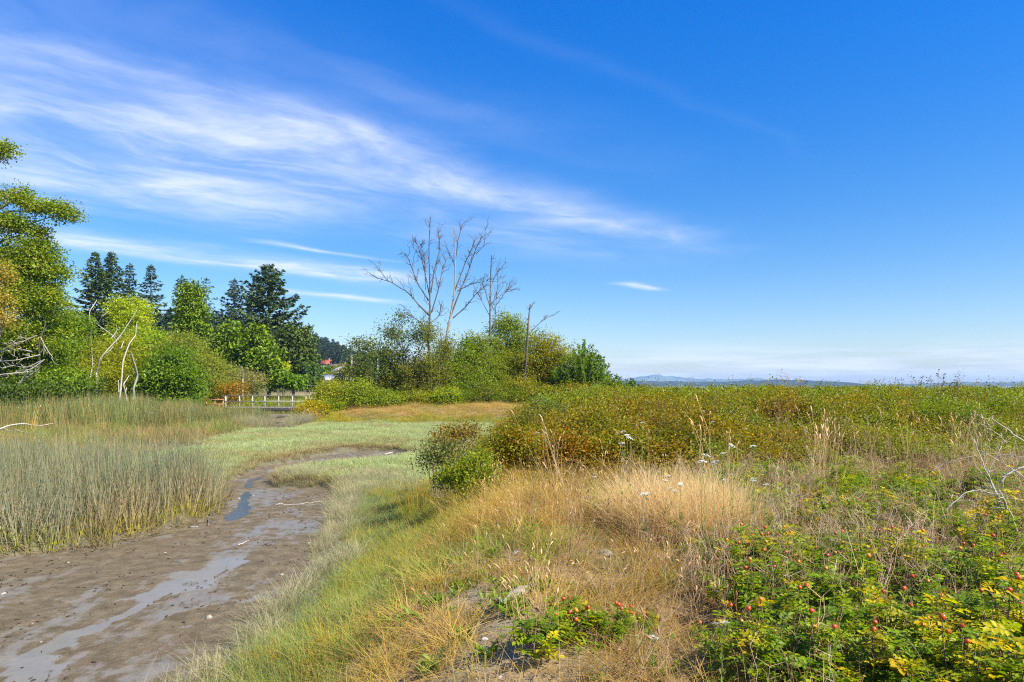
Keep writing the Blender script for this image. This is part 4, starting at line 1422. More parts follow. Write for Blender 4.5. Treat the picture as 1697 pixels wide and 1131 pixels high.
# salt meadow plants
pk = []
for k in range(7):
    b = blades(r0, 70, .24, .17, .3, .011, .55, [(.26, .28, .11), (.30, .30, .14)], [(.33, .40, .18), (.39, .455, .24), (.30, .37, .16), (.42, .41, .26)], 2, .4, .5)
    pk.append(b)
C_PK = mk('meadow_tuft', pk, IGRASS)
gr = []
for k in range(7):
    b = blades(r0, 75, .17, .30, .3, .006, .5, [(.27, .24, .15), (.30, .27, .18)], [(.44, .41, .28), (.38, .36, .24), (.34, .36, .22)], 3, .5, .35)
    gr.append(b)
C_GRAY = mk('grey_tuft', gr, IGRASS)
gg = []
for k in range(8):
    b = blades(r0, 60, .15, .27, .3, .006, .40, [(.17, .18, .05), (.20, .20, .06)], [(.22, .28, .065), (.27, .32, .075), (.33, .32, .085)], 3, .5, .25)
    blades(r0, 8, .16, .33, .3, .005, .4, [(.28, .22, .10)], [(.42, .31, .14), (.40, .24, .09)], 3, .5, .25, mb=b)
    gg.append(b)
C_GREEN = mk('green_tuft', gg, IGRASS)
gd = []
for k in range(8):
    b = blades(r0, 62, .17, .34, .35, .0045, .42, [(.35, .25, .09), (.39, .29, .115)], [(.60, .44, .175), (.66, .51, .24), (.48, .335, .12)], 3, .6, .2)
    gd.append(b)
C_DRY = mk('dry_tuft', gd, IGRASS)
ft = []
for k in range(6):
    b = blades(r0, 80, .20, .62, .22, .0036, .26, [(.38, .27, .12)], [(.62, .48, .26), (.66, .53, .31), (.55, .41, .20)], 4, .7, .3)
    ft.append(b)
C_FINE = mk('fine_pale_tuft', ft, IGRASS)
th = []
for k in range(6):
    b = blades(r0, 10, .18, .75, .25, .006, .25, [(.30, .24, .12)], [(.46, .37, .22)], 3, .6, .2)
    seed_heads(r0, 7, .2, 1.0, .15, b, [(.52, .42, .26), (.44, .34, .20)], .0035, (.13, .02))
    th.append(b)
C_SEED = mk('seed_head_clump', th, IGRASS)
st = []
for k in range(6):
    b = MB()
    for q in range(11):
        a, H = r0.random() * 6.28, r0.uniform(.45, 1.0)
        p0 = np.array([*(r0.normal(0, .14, 2)), -.02])
        e = p0 + [math.cos(a) * H * r0.uniform(.05, .5), math.sin(a) * H * r0.uniform(.05, .5), H]
        w = bend(p0, e, 5, .02, .03, r0)
        c = np.array([(.40, .32, .21), (.33, .23, .13), (.48, .41, .30), (.27, .17, .09)][r0.integers(0, 4)])
        tube(b, w, np.linspace(.0045, .0022, 5), 3, c)
        for u in range(r0.integers(1, 6)):
            j = r0.integers(2, 5)
            tube(b, bend(w[j], w[j] + sph(r0, 1)[0] * [.14, .14, .08] + [0, 0, .09], 3), [.0028, .002, .0012], 3, c * 1.1)
    st.append(b)
C_STALK = mk('dry_stalk_clump', st, IGRASS)


def shrub_proto(r, n_st, n_lf, h, rad, L, W, pal, stems=True, cr=.10):
    nb = [(0, 0, h * .55, rad, rad, h * .5), (rad * .5, .1, h * .5, rad * .6, rad * .6, h * .45), (-rad * .4, -.2, h * .5, rad * .65, rad * .65, h * .48)]
    b, Cc, _ = crown(r, nb, n_st, n_lf, L, W, cr, pal, shell=.5)
    if stems:
        for c in Cc[r.choice(len(Cc), min(26, len(Cc)), replace=False)]:
            tube(b, bend((c[0] * .25, c[1] * .25, -.1), c, 4, .08, .05, r), [.010, .008, .006, .003], 3, (.17, .12, .075))
    return b


TP = [(.185, .195, .022), (.205, .205, .024), (.165, .185, .022)]
C_TH = mk('thicket_shrub', [shrub_proto(r0, 110, 11, 1.40, .62, .050, .030, TP, cr=.09) for k in range(4)] + [shrub_proto(r0, 70, 12, 1.25, .66, .078, .046, TP, cr=.11) for k in range(3)] + [shrub_proto(r0, 60, 9, 1.55, .50, .046, .026, TP, cr=.07) for k in range(2)], ILEAF)
C_THF = mk('thicket_shrub_far', [shrub_proto(r0, 80, 9, 1.5, .95, .11, .07, TP, False, .16) for k in range(6)], ILEAF)
lw = []
for k in range(6):
    b = MB()
    m = 46
    a = r0.random(m) * 6.28
    el = r0.uniform(.2, 1.2, m)
    D = np.stack([np.cos(a) * np.cos(el), np.sin(a) * np.cos(el), np.sin(el)], 1)
    P = np.stack([r0.normal(0, .07, m), r0.normal(0, .07, m), r0.uniform(0, .10, m)], 1)
    leaf_cards(b, P, D, unit(sph(r0, m) * .5 + [0, 0, 1]), r0.uniform(.05, .10, m), .022, pick_cols(r0, [(.13, .20, .03), (.17, .25, .035), (.10, .16, .03)], m))
    lw.append(b)
C_WEED = mk('leafy_tuft', lw, ILEAF)


def place(X, Y, ok, off=0.0):
    X, Y = X[ok], Y[ok]
    return np.stack([X, Y, ground_z(X, Y) + off], 1)


def tints(P, pal, sc=.5, seed=0, var=.12):
    """patchy tint: a smooth field picks between neighbouring colours"""
    r = np.random.default_rng(seed)
    f = np.clip((vnoise(P[:, 0] * sc, P[:, 1] * sc, seed, 3) - .25) / .5 + r.normal(0, .12, len(P)), 0, .999) * (len(pal) - 1)
    i = f.astype(int)
    pal = np.asarray(pal, float)
    c = pal[i] * (1 - (f - i))[:, None] + pal[np.minimum(i + 1, len(pal) - 1)] * (f - i)[:, None]
    return (c * (1 + r.normal(0, var, (len(P), 1)))).clip(.2, 3)


rs = np.random.default_rng(300)
REED = [(-34, 8.4), (-18, 10.8), (-13.2, 12.45), (-11, 13.9), (-10.1, 14.6), (-9.2, 15.3), (-8.7, 16.9), (-8.3, 18.5), (-8.75, 20.3), (-9.4, 21.6), (-11, 21.6), (-13, 21.2),
        (-15.2, 21.6), (-16.5, 24), (-18, 27), (-24, 28.5), (-40, 29)]
# bulrush bed
X, Y = jitter_grid(rs, -27, -7, 8.5, 29, .235)
sd = sdist(REED, X, Y) + (vnoise(X * 1.3, Y * 1.3, 77) - .5) * .5
ok = (sd < 0) & in_view(X, Y, 1.5, .79) & (rs.random(len(X)) < np.where(Y > 22, .40, 1) * np.where(sd > -.5, .9, .62 + .38 * vnoise(X, Y, 12)))
P = place(X, Y, ok)
sdk = sd[ok]
hs = (.92 + .42 * (vnoise(P[:, 0] * .6, P[:, 1] * .6, 5) - .5)) * np.where(P[:, 1] > 21.5, .74, 1) * np.clip(.88 + .25 * (-sdk), .88, 1)
scl = np.stack([np.ones(len(P)), np.ones(len(P)), hs], 1)
scatter('bulrush_reeds', P, C_BUL, scl, tints(P, [(.85, .92, .90), (1.0, 1.0, 1.0), (1.15, 1.0, .88), (.80, .82, .75)], .7, 3, .14), .09, 1)
# dry stems leaning at the foot of the bed
ok2 = (sd < .40) & (sd > -1.0) & in_view(X, Y, 1.5, .79) & (rs.random(len(X)) < .34)
P = place(X, Y, ok2)
scatter('fallen_reed_litter', P, C_DRYR, np.stack([np.ones(len(P)), np.ones(len(P)), np.full(len(P), .5)], 1), tints(P, [(.7, .62, .55), (1.0, .9, .78), (.5, .42, .35)], 1, 4, .2), .75, 2)

# brown and green marsh grass behind the bulrushes
X, Y = jitter_grid(rs, -46, -9, 21, 58, .40)
z, dm, dl, up = ground_z(X, Y, True)
edge = -16.3 - (Y - 31) * .13 + (vnoise(X * .5, Y * .5, 8) - .5) * 2.2
ok = (X < edge) & (sdist(REED, X, Y) > -.4) & (up < .5) & (dm > .15) & in_view(X, Y, 1, .78)
P = place(X, Y, ok)
hh = (.30 + .50 * vnoise(P[:, 0] * .3, P[:, 1] * .3, 91)) + .30 * sst(P[:, 1], 34, 48)
hh *= np.clip((edge[ok] - P[:, 0]) / 1.5, .45, 1)
scatter('marsh_grass', P, C_DRYR, np.stack([1.15 + 0 * hh, 1.15 + 0 * hh, hh], 1), tints(P, [(1.15, 1.0, .98), (.80, .95, .72), (.75, 1.1, .40), (1.2, 1.0, .95), (1.5, 1.18, 1.1), (.80, .92, .68), (1.3, 1.05, 1.0)], .22, 14, .18), .10, 3)
# tall green band with cattails
X, Y = jitter_grid(rs, -52, -19.5, 42, 58, .45)
z, dm, dl, up = ground_z(X, Y, True)
ppx = 848.5 + X / Y * FPX
den = .10 + .9 * sst(Y + 5 * (vnoise(X * .3, Y * .3, 18) - .5), 44, 52)
ok = (up < .55) & (dm > .25) & in_view(X, Y, 1, .78) & (rs.random(len(X)) < den) & (X < -20.2 - (58 - Y) * .12)
P = place(X, Y, ok)
px_k = ppx[ok]
hh = np.where(px_k < 250, 1.22, np.where(px_k < 330, 1.0, .80)) * (.85 + .3 * vnoise(P[:, 0] * .3, P[:, 1] * .3, 17))
scatter('cattail_reeds', P, C_GRN, np.stack([1.2 + 0 * hh, 1.2 + 0 * hh, hh * .92], 1), tints(P, [(.8, .88, .85), (1.5, 1.15, 1.1), (.85, 1.0, .75), (.75, .85, .85), (1.7, 1.35, 1.25)], .3, 19, .18), .05, 4)
# marsh behind the bridge
X, Y = jitter_grid(rs, -52, -17, 64, 132, .95)
z, dm, dl, up = ground_z(X, Y, True)
ok = (up < .9) & in_view(X, Y, 1, .7) & (pdist(CREEK, X, Y) > 1.6)
P = place(X, Y, ok)
scatter('far_marsh_reeds', P, C_GRN, np.stack([1.9 + 0 * P[:, 0], 1.9 + 0 * P[:, 0], .55 + .3 * rs.random(len(P))], 1), tints(P, [(1.3, 1.3, .7), (1.1, 1.25, .8), (1.5, 1.3, 1.0)], .1, 23), .05, 5)
# grey grass round the creek below the bridge
X, Y = jitter_grid(rs, -25, -14, 46, 61, .35)
z, dm, dl, up = ground_z(X, Y, True)
dc = pdist(CREEK, X, Y)
ok = (dc < 3.4) & (dc > .75) & (up < .7) & (Y > 50 + (dc < 1.4) * 1.0) & (X < -16.5)
P = place(X, Y, ok)
scatter('creek_side_grass', P, C_GRAY, np.stack([1.8 + 0 * P[:, 0], 1.8 + 0 * P[:, 0], 2.1 + rs.random(len(P))], 1), tints(P, [(.62, .58, .55), (.85, .78, .75), (.75, .8, .6)], .5, 24), .12, 6)

# salt meadow
X, Y = jitter_grid(rs, -23, 3, 21.5, 57, .27)
z, dm, dl, up = ground_z(X, Y, True)
edge = -15.6 - (Y - 31) * .13 + (vnoise(X * .5, Y * .5, 8) - .5) * 2.2
bare = vnoise(X * .33, Y * .45, 55) > .66
ok = (X > edge - .8) & (sdist(REED, X, Y) > .1) & (up < .42) & (dm > .12) & ~(bare & (Y > 30) & (X > -12) & (rs.random(len(X)) < .6))
P = place(X, Y, ok)
hz = .9 + .5 * (vnoise(P[:, 0] * .6, P[:, 1] * .6, 57) - .3)
mt = tints(P, [(1.02, 1.0, .95), (1.0, 1.02, .85), (.92, .92, .86), (1.10, .98, .95), (.95, 1.03, .80)], .30, 26, .08)
bp = sst(vnoise(P[:, 0] * .30, P[:, 1] * .55, 96), .55, .72)[:, None] * .8
mt = mt * (1 - bp) + mt * np.array([.98, .80, .82]) * bp
nm_ = np.maximum(sst(-dm[ok], -1.0, -.2) * (P[:, 1] > 27), sst(-dm[ok], -.9, -.2))[:, None] * .7
mt = mt * (1 - nm_) + mt * np.array([.92, .68, .74]) * nm_
scatter('salt_meadow', P, C_PK, np.stack([1.0 + 0 * hz, 1.0 + 0 * hz, hz], 1), mt, .12, 7)

# grey grass along the mud, and over the low bank
X, Y = jitter_grid(rs, -9, 1.5, 6, 34, .165)
z, dm, dl, up = ground_z(X, Y, True)
right = (X > -6.2 + 0 * Y) | (Y > 23)
nz = vnoise(X * .8, Y * .8, 61)
w1 = np.clip(1.25 - (dm + (nz - .5) * .9) / np.where(Y > 20, 2.6, .85), 0, 1)
ok = right & (dm > .0) & (rs.random(len(X)) < w1 * 1.0) & (up < .5) & (X > -8.6) & (Y < 29.5) & (vnoise(X * 2.2, Y * 2.2, 60) > .28)
P = place(X, Y, ok)
scatter('grey_bank_grass', P, C_GRAY, (.42 + .75 * sst(vnoise(P[:, 0] * 1.4, P[:, 1] * 1.4, 62), .2, .8)) * (1 - .45 * sst(P[:, 1], 22, 28)), tints(P, [(1, .94, .86), (.88, .86, .76), (.72, .70, .58), (1.08, .97, .88), (.80, .88, .66)], 1.1, 27, .16), .25, 8)
# bluish green low growth just above it
ok = right & (dm > .5) & (dm < 2.6) & (up < .6) & (rs.random(len(X)) < np.clip(1.2 - np.abs(dm - 1.35 + (nz - .5)) / .75, 0, 1)) & (Y < 24)
P = place(X, Y, ok)
scatter('low_bank_growth', P, C_GREEN, .62 + .3 * rs.random(len(P)), tints(P, [(.82, .96, 1.35), (.70, .85, 1.2), (1.05, 1.02, 1.0)], 1.3, 28, .18), .2, 9)
# green grass of the slope
X, Y = jitter_grid(rs, -4.5, 2.5, 3.4, 22, .118)
z, dm, dl, up = ground_z(X, Y, True)
nz = vnoise(X * .9, Y * .9, 63)
gw = np.clip(1.15 - np.abs(up - .33 + (nz - .5) * .45) / .42, 0, 1)
ok = (dm > .8) & (rs.random(len(X)) < gw * .85) & in_view(X, Y, 3.0, .88) & (vnoise(X * 2.4, Y * 2.4, 97) > .26)
P = place(X, Y, ok)
scatter('green_bank_grass', P, C_GREEN, .38 + .62 * sst(vnoise(P[:, 0] * 1.6, P[:, 1] * 1.6, 64), .2, .85), tints(P, [(.92, .98, 1.0), (1.2, 1.04, .85), (.80, .90, 1.1), (1.7, 1.0, .85), (.98, 1.02, .85), (.66, .78, .9), (1.5, 1.1, .8), (.88, .95, 1.05), (1.35, .95, .8)], 1.7, 29, .2), .28, 10)
CLEAR = [(*gp(px_, py_)[:2], r_) for px_, py_, r_ in ((1005, 925, .20), (853, 922, .12), (803, 936, .1), (750, 942, .1), (852, 1004, .24), (868, 1045, .12), (850, 1060, .18), (915, 1060, .16), (1000, 1060, .15))]


def clear_of(x, y):
    m = np.ones(np.shape(x), bool)
    for cx, cy_, r_ in CLEAR:
        m &= ~((np.hypot(x - cx, (y - cy_) * .8) < r_) | ((np.abs(x - cx) < r_) & (y < cy_) & (y > cy_ - .35)))
    return m


# dry golden grass of the bank top
front = lambda x: np.interp(x, [-3, -.2, 2, 4, 6, 9, 12, 20, 40], [12.0, 12.0, 12.2, 12.4, 13.0, 14.4, 16.0, 19.5, 26])
X, Y = jitter_grid(rs, -3, 22, 3.2, 30, .135)
z, dm, dl, up = ground_z(X, Y, True)
nz = vnoise(X * .8, Y * .8, 65)
bare = (vnoise(X * 1.7, Y * 1.7, 66) > .50) & (X < 1.3 + .12 * Y) & (Y < 12)
sandy = (1 - sst(np.hypot((X + .02) / .30, (Y - 5.45) / .24), .8, 1.1))
dw = sst(up + (nz - .5) * .4, .50, .76)
rosez = sst(X - .16 * Y, .5, 1.2) * (1 - sst(Y, 12, 16))
ok = (rs.random(len(X)) < dw * np.where(Y > 9, .72, .76) * (1 - .85 * rosez) * (1 - .4 * sst(vnoise(X * 1.3, Y * 1.0, 99), .56, .72))) & (Y < front(X) + np.where(X > 3.2, .6, 3.0)) & ~(bare & (rs.random(len(X)) < .78)) & (sandy < .3) & clear_of(X, Y) & in_view(X, Y, 3.0, .88)
P = place(X, Y, ok)
n9 = vnoise(P[:, 0] * .9, P[:, 1] * .9, 67)
hz_s = .80
shortz = (1 - sst(P[:, 1] + P[:, 0] * .9, 7.2, 9.6))
hz = (.42 + .75 * n9) * (1 + .25 * sst(P[:, 1], 8, 12)) * (1 - .35 * sst(P[:, 0] - .10 * P[:, 1], .5, 1.3)) * (1 - .50 * shortz) * hz_s
brown = np.exp(-((P[:, 0] - 1.0) / .8) ** 2 - ((P[:, 1] - 6.6) / 1.6) ** 2) + .5 * sst(vnoise(P[:, 0] * 1.4, P[:, 1] * 1.4, 93), .52, .72)
dt = tints(P, [(1.0, .97, .95), (.80, .73, .66), (1.08, 1.02, .96), (.62, .54, .46), (.95, 1.04, .72), (1.15, 1.1, 1.06)], .9, 30, .16)
dt *= 1 - np.clip(brown, 0, .85)[:, None] * np.array([.36, .42, .46])
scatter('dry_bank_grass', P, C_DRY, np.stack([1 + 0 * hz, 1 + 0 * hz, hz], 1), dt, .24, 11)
# green tufts and low leaves breaking up the dry grass
X, Y = jitter_grid(rs, -2.2, 4.5, 3.6, 13.5, .15)
z, dm, dl, up = ground_z(X, Y, True)
gn = vnoise(X * 1.3, Y * 1.0, 99)
ok = (up > .5) & (rs.random(len(X)) < sst(gn, .56, .72) * .42) & (Y < front(X) + 1) & clear_of(X, Y)
P = place(X, Y, ok)
scatter('green_tufts', P, C_GREEN, .55 + .5 * rs.random(len(P)), tints(P, [(.85, .95, .9), (1.1, 1.02, .8), (.75, .88, .9), (1.3, 1.05, .8)], 1.5, 45, .2), .25, 25)
# pale fine grass that leans in the light
X, Y = jitter_grid(rs, .6, 4.4, 7.2, 11.6, .12)
w = 1 - sst(np.hypot((X - 2.25) / .9, (Y - 9.0) / 1.1) + (vnoise(X * 1.2, Y * 1.2, 68) - .5) * .5, .55, 1.05)
ok = rs.random(len(X)) < w
P = place(X, Y, ok)
scatter('pale_fine_grass', P, C_FINE, .85 + .3 * rs.random(len(P)), tints(P, [(1.05, 1.03, 1.0), (1, .94, .88)], 1, 31), .22, 12)
# tan seed heads standing among the shrubs
X, Y = jitter_grid(rs, -1.2, 22, 9, 26, .34)
nz = vnoise(X * .6, Y * .6, 69)
d_f = front(X) - Y
w = np.where(X > 5, np.clip(1 - np.abs(d_f + .2) / 2.4, 0, 1) * .5, np.clip(1 - np.abs(d_f - .5) / 1.3, 0, 1) * .16) * sst(nz, .35, .6)
ok = (rs.random(len(X)) < w) & in_view(X, Y, 3.0, .88)
P = place(X, Y, ok)
scatter('tan_seed_grass', P, C_SEED, .75 + .4 * rs.random(len(P)), tints(P, [(1, 1, 1), (1.12, 1.05, 1), (.85, .78, .7)], 1, 32), .1, 13)
X, Y = jitter_grid(rs, -1.5, 4, 4, 13.5, .42)
z, dm, dl, up = ground_z(X, Y, True)
ok = (up > .82) & (rs.random(len(X)) < .45) & in_view(X, Y, 3.0, .88) & (X < .2 * Y + .6) & (X > -.6)
P = place(X, Y, ok)
scatter('bent_grass_stalks', P, C_SEED, np.stack([.8 + 0 * P[:, 0], .8 + 0 * P[:, 0], .38 + .22 * rs.random(len(P))], 1), tints(P, [(.72, .55, .5), (.95, .85, .8), (1.1, 1.05, 1)], 1.4, 42, .2), .22, 22)
# dry stalk tangle among the roses
X, Y = jitter_grid(rs, .8, 13, 3.4, 15, .21)
nz = vnoise(X * .7, Y * .7, 70)
w = np.where(X > 1.0 + .08 * Y, sst(nz, .28, .60) * .85, sst(nz, .5, .7) * .25) * np.where(Y < 6, .55, 1)
ok = (rs.random(len(X)) < w) & in_view(X, Y, 3.0, .88) & (Y < front(X))
P = place(X, Y, ok)
scatter('dry_stalks', P, C_STALK, .40 + .38 * rs.random(len(P)), tints(P, [(1, 1, 1), (1.15, 1.1, 1.1), (.8, .68, .6)], .9, 33, .15), .18, 14)
# leafy weeds between the grass
X, Y = jitter_grid(rs, -2.6, 13, 3.4, 18, .26)
z, dm, dl, up = ground_z(X, Y, True)
nz = vnoise(X * 1.1, Y * 1.1, 71)
w = sst(nz, .46, .66) * .5 + np.where(X > 1.2 + .14 * Y, .08, 0) + .10 * (X < 1)
ok = (rs.random(len(X)) < w) & (up > .15) & in_view(X, Y, 3.0, .88) & (Y < front(X) + 1.5)
P = place(X, Y, ok)
scatter('leafy_weeds', P, C_WEED, (.5 + .7 * rs.random(len(P))), tints(P, [(1, 1, 1), (1.25, 1.05, .9), (.8, .95, .9)], 1, 34), .2, 15)
# thicket
THT = [(1.30, .80, .75), (1.0, .92, .9), (.70, .90, .95), (1.05, 1.05, .9), (.74, .90, .9), (1.25, 1.05, .9), (1.35, .78, .75), (.75, .95, 1.6), (1.1, 1.0, .9)]
X, Y = jitter_grid(rs, -2, 34, 11.5, 30, .58)
z, dm, dl, up = ground_z(X, Y, True)
ok = (up > .55) & (Y > front(X) + .25) & in_view(X, Y, 1, .79) & ~((vnoise(X * .55, Y * .55, 92) > .64) & (rs.random(len(X)) < .8))
ok &= X > -.045 * Y + .12 * (Y > 20) * (Y - 20) * .1
P = place(X, Y, ok, -.08)
hz = .52 + .80 * sst(vnoise(P[:, 0] * .45, P[:, 1] * .45, 72), .1, .9) + .20 * sst(P[:, 1], 15, 26)
hz *= np.clip(.30 + (P[:, 1] - front(P[:, 0])) * .13, .30, 1) * np.clip(.30 + (P[:, 0] + .045 * P[:, 1]) * .22, .3, 1)
tt = tints(P, THT, .34, 35, .12)
ru = np.clip(np.exp(-((P[:, 0] - 3.2) / 4.6) ** 2 - ((P[:, 1] - 15) / 6.0) ** 2) * 1.15 * sst(vnoise(P[:, 0] * .7, P[:, 1] * .7, 95), .22, .6), 0, 1)[:, None]
tt = (tt * (1 - ru) + np.array([1.22, .80, .82]) * ru) * .93
scatter('shrub_thicket', P, C_TH, np.stack([1.08 + 0 * hz, 1.08 + 0 * hz, hz], 1), tt, .14, 16)
X, Y = jitter_grid(rs, -16, 82, 30, 97, 1.05)
z, dm, dl, up = ground_z(X, Y, True)
ok = (up > .6) & in_view(X, Y, 1, .79) & ((Y < 58) | (X > 6) | (Y > 66)) & (z > .9) & ~((X < 3.5) & (Y > 49) & (Y < 62)) & ((X > .012 * Y) | (Y > 62))
P = place(X, Y, ok, -.08)
hz = .60 + .78 * sst(vnoise(P[:, 0] * .28, P[:, 1] * .28, 73), .1, .9)
hz *= np.where((P[:, 1] > 60) & (P[:, 0] < 8), .8, 1)
scatter('far_shrub_thicket', P, C_THF, np.stack([1 + 0 * hz, 1 + 0 * hz, hz], 1), tints(P, THT[1:5] + [(1.2, .9, .8), (1.05, 1.05, .9)], .16, 36, .10), .08, 17)
# leafy undergrowth along the foot of the trees, and under the copse
X, Y = jitter_grid(rs, -62, -14, 44, 108, 1.0)
z, dm, dl, up = ground_z(X, Y, True)
ppx = 848.5 + X / Y * FPX
ok = ((up > .30) & (dl < 9) & (X < -16 - (Y > 66) * 6)) | ((ppx < 335) & (Y > 58) & (Y < 84)) | ((ppx < 440) & (Y > 70) & (Y < 84))
ok &= in_view(X, Y, 2, .80)
P = place(X, Y, ok, -.1)
scatter('marsh_edge_undergrowth', P, C_THF, np.stack([1.1 + 0 * P[:, 0], 1.1 + 0 * P[:, 0], .7 + .9 * vnoise(P[:, 0] * .3, P[:, 1] * .3, 79)], 1), tints(P, [(.7, 1.0, .8), (1.0, 1.15, .9), (.65, .9, .8), (1.15, 1.1, .9)], .25, 40), .08, 20)
X, Y = jitter_grid(rs, -16, 9, 62.5, 80, .95)
P = place(X, Y, rs.random(len(X)) < .85, -.1)
scatter('copse_undergrowth', P, C_THF, np.stack([1.1 + 0 * P[:, 0], 1.1 + 0 * P[:, 0], (1.0 + 1.1 * vnoise(P[:, 0] * .3, P[:, 1] * .3, 80)) * (.7 + .6 * sst(P[:, 1], 64, 69))], 1), tints(P, [(.6, .8, .75), (.9, .95, .8), (.55, .72, .75), (1.0, .85, .8)], .3, 41), .08, 21)
# yellow and golden grass of the far bank, in front of the copse
X, Y = jitter_grid(rs, -20, 4, 52.5, 63.5, .33)
z, dm, dl, up = ground_z(X, Y, True)
ok = (dm > .8) & (dl > -.5) & (pdist(CREEK, X, Y) > 1.6) & (X > -19.5)
P = place(X, Y, ok)
k = (up[ok])[:, None]
tt = tints(P, [(1.0, .92, .95), (1.08, 1.0, 1.05), (.70, .85, .65), (1.15, 1.05, 1.15), (.62, .82, .55)], .45, 37)
lo = tints(P, [(.60, .82, .45), (.85, .92, .45), (.45, .74, .42), (.95, .86, .45)], .3, 38)
tt = lo * (1 - sst(k, .25, .6)) + tt * sst(k, .25, .6)
scatter('far_bank_grass', P, C_DRY, np.stack([1.9 + 0 * P[:, 0], 1.9 + 0 * P[:, 0], .40 + .95 * sst(vnoise(P[:, 0] * .8, P[:, 1] * .8, 74), .35, .85)], 1), tt, .15, 18)

# ------------------------------------------------------------------ debris on the mud
deb = []
for k in range(8):
    b = MB()
    if k < 5:
        L = r0.uniform(.03, .10)
        tube(b, bend((-L / 2, 0, .004), (L / 2, r0.normal(0, .02), .006), 4, .05, .12, r0), np.array([.5, 1, .9, .3]) * r0.uniform(.003, .007), 4, [(.035, .026, .018), (.06, .045, .03), (.10, .075, .05)][k % 3])
    else:
        V = sph(r0, 8) * [.022, .016, .008]
        leaf_cards(b, np.zeros((5, 3)) + [0, 0, .004], sph(r0, 5) * [1, 1, .2], np.tile([0, 0, 1.0], (5, 1)), .03, .018, np.tile((.05, .036, .025), (5, 1)))
    deb.append(b)
C_DEB = mk('mud_debris', deb, IGRASS)
X, Y = jitter_grid(rs, -2.2, 2.2, 3.6, 11, .11)
z, dm, dl, up = ground_z(X, Y, True)
P = place(X, Y, (up > .45) & (rs.random(len(X)) < .22), .006)
scatter('bank_litter', P, C_DEB, .35 + .9 * rs.random(len(P)) ** 2, tints(P, [(2.6, 2.2, 1.9), (2.9, 2.6, 2.4), (2.0, 1.6, 1.3), (2.9, 2.8, 2.8)], 3, 44, .4), .3, 24)
X, Y = jitter_grid(rs, -13, -3.3, 7.3, 24, .17)
z, dm, dl, up = ground_z(X, Y, True)
ok = (dm < -.05) & in_view(X, Y, 3.0, .88) & (rs.random(len(X)) < .05 + .85 * sst(vnoise(X * 1.1, Y * 1.1, 76), .52, .72))
P = place(X, Y, ok, .004)
scatter('mud_debris', P, C_DEB, .6 + .9 * rs.random(len(P)), tints(P, [(1, 1, 1), (1.8, 1.6, 1.4)], 2, 39), .1, 19)
# ------------------------------------------------------------------ footbridge
def box(mb, x0, x1, y0, y1, z0, z1, col=(1, 1, 1)):
    V = [(x, y, z) for z in (z0, z1) for x, y in ((x0, y0), (x1, y0), (x1, y1), (x0, y1))]
    mb.add(V, [(0, 3, 2, 1), (4, 5, 6, 7), (0, 1, 5, 4), (1, 2, 6, 5), (2, 3, 7, 6), (3, 0, 4, 7)], None, col)
    return mb


def bevel_box(mb, sx, sy, sz, bv, loc=(0, 0, 0)):
    """a beam with chamfered long edges, centred at loc"""
    pts = []
    for x, y, z in ((-1, -1, -1), (1, -1, -1), (1, 1, -1), (-1, 1, -1), (-1, -1, 1), (1, -1, 1), (1, 1, 1), (-1, 1, 1)):
        pts.append((x * sx / 2 + loc[0], y * sy / 2 + loc[1], z * sz / 2 + loc[2]))
    mb.add(pts, [(0, 3, 2, 1), (4, 5, 6, 7), (0, 1, 5, 4), (1, 2, 6, 5), (2, 3, 7, 6), (3, 0, 4, 7)])
    return mb


def bar(name, mat, parent, a, b, w, h):
    """a square timber from a to b"""
    a, b = Vector(a), Vector(b)
    mb = MB()
    L = (b - a).length
    c = min(w, h) * .12
    prof = [(-w / 2 + c, -h / 2), (w / 2 - c, -h / 2), (w / 2, -h / 2 + c), (w / 2, h / 2 - c), (w / 2 - c, h / 2), (-w / 2 + c, h / 2), (-w / 2, h / 2 - c), (-w / 2, -h / 2 + c)]
    V = [(0 if e == 0 else L, p, q) for e in (0, 1) for p, q in prof]
    Q = [(j, (j + 1) % 8, 8 + (j + 1) % 8, 8 + j) for j in range(8)]
    Q += [(0, 7, 6, 1), (1, 6, 5, 2), (2, 5, 4, 3), (8, 9, 14, 15), (9, 10, 13, 14), (10, 11, 12, 13)]
    mb.add(V, Q)
    o = mb.obj(name, mat, parent)
    o.location = a
    d = (b - a).normalized()
    o.rotation_mode = 'QUATERNION'
    o.rotation_quaternion = d.to_track_quat('X', 'Z')
    return o


BY = 62.0
DECKDARK = wood_mat('dark_beam', (.035, .03, .026), (.08, .07, .06), 10)  # beams coloured darker than the deck planks
xl, xr = px_x(373, BY), px_x(531, BY)
zdk = CAM_Z + (HZ - 675.5) / FPX * BY
zrl = CAM_Z + (HZ - 655.8) / FPX * BY
br = thing('footbridge', (xl, BY, zdk), 'narrow weathered timber footbridge with pale railings over the creek', 'bridge')
Lb = xr - xl
hR = zrl - zdk
post_px = (374, 397, 418.5, 439, 461.8, 484.7, 507, 529)
for row, yo in enumerate((0.0,)):
    for k, p in enumerate(post_px):
        x = px_x(p, BY) - xl
        w = .12 if k == 0 else .085
        bar('post', RAIL, br, (x, yo, -.35), (x, yo, hR - .05), w, w)
    bar('top_rail', RAIL, br, (-.25, yo, hR), (Lb + .1, yo, hR + .05), .12, .045)
    bar('middle_rail', RAIL, br, (0, yo - .07, hR * .5), (Lb, yo - .07, hR * .5 + .03), .04, .07)
dxs = np.arange(0.0, Lb, .15)
pl0 = MB()
bevel_box(pl0, .138, 2.3, .05, 0, (0, 0, 0))
plm = pl0.mesh('plank', DECKWOOD)
for k, x in enumerate(dxs):
    o = bpy.data.objects.new('plank', plm)
    COL.objects.link(o)
    o.parent = br
    o.location = (x + .075, .95, -.02 + .006 * math.sin(k * 1.7))
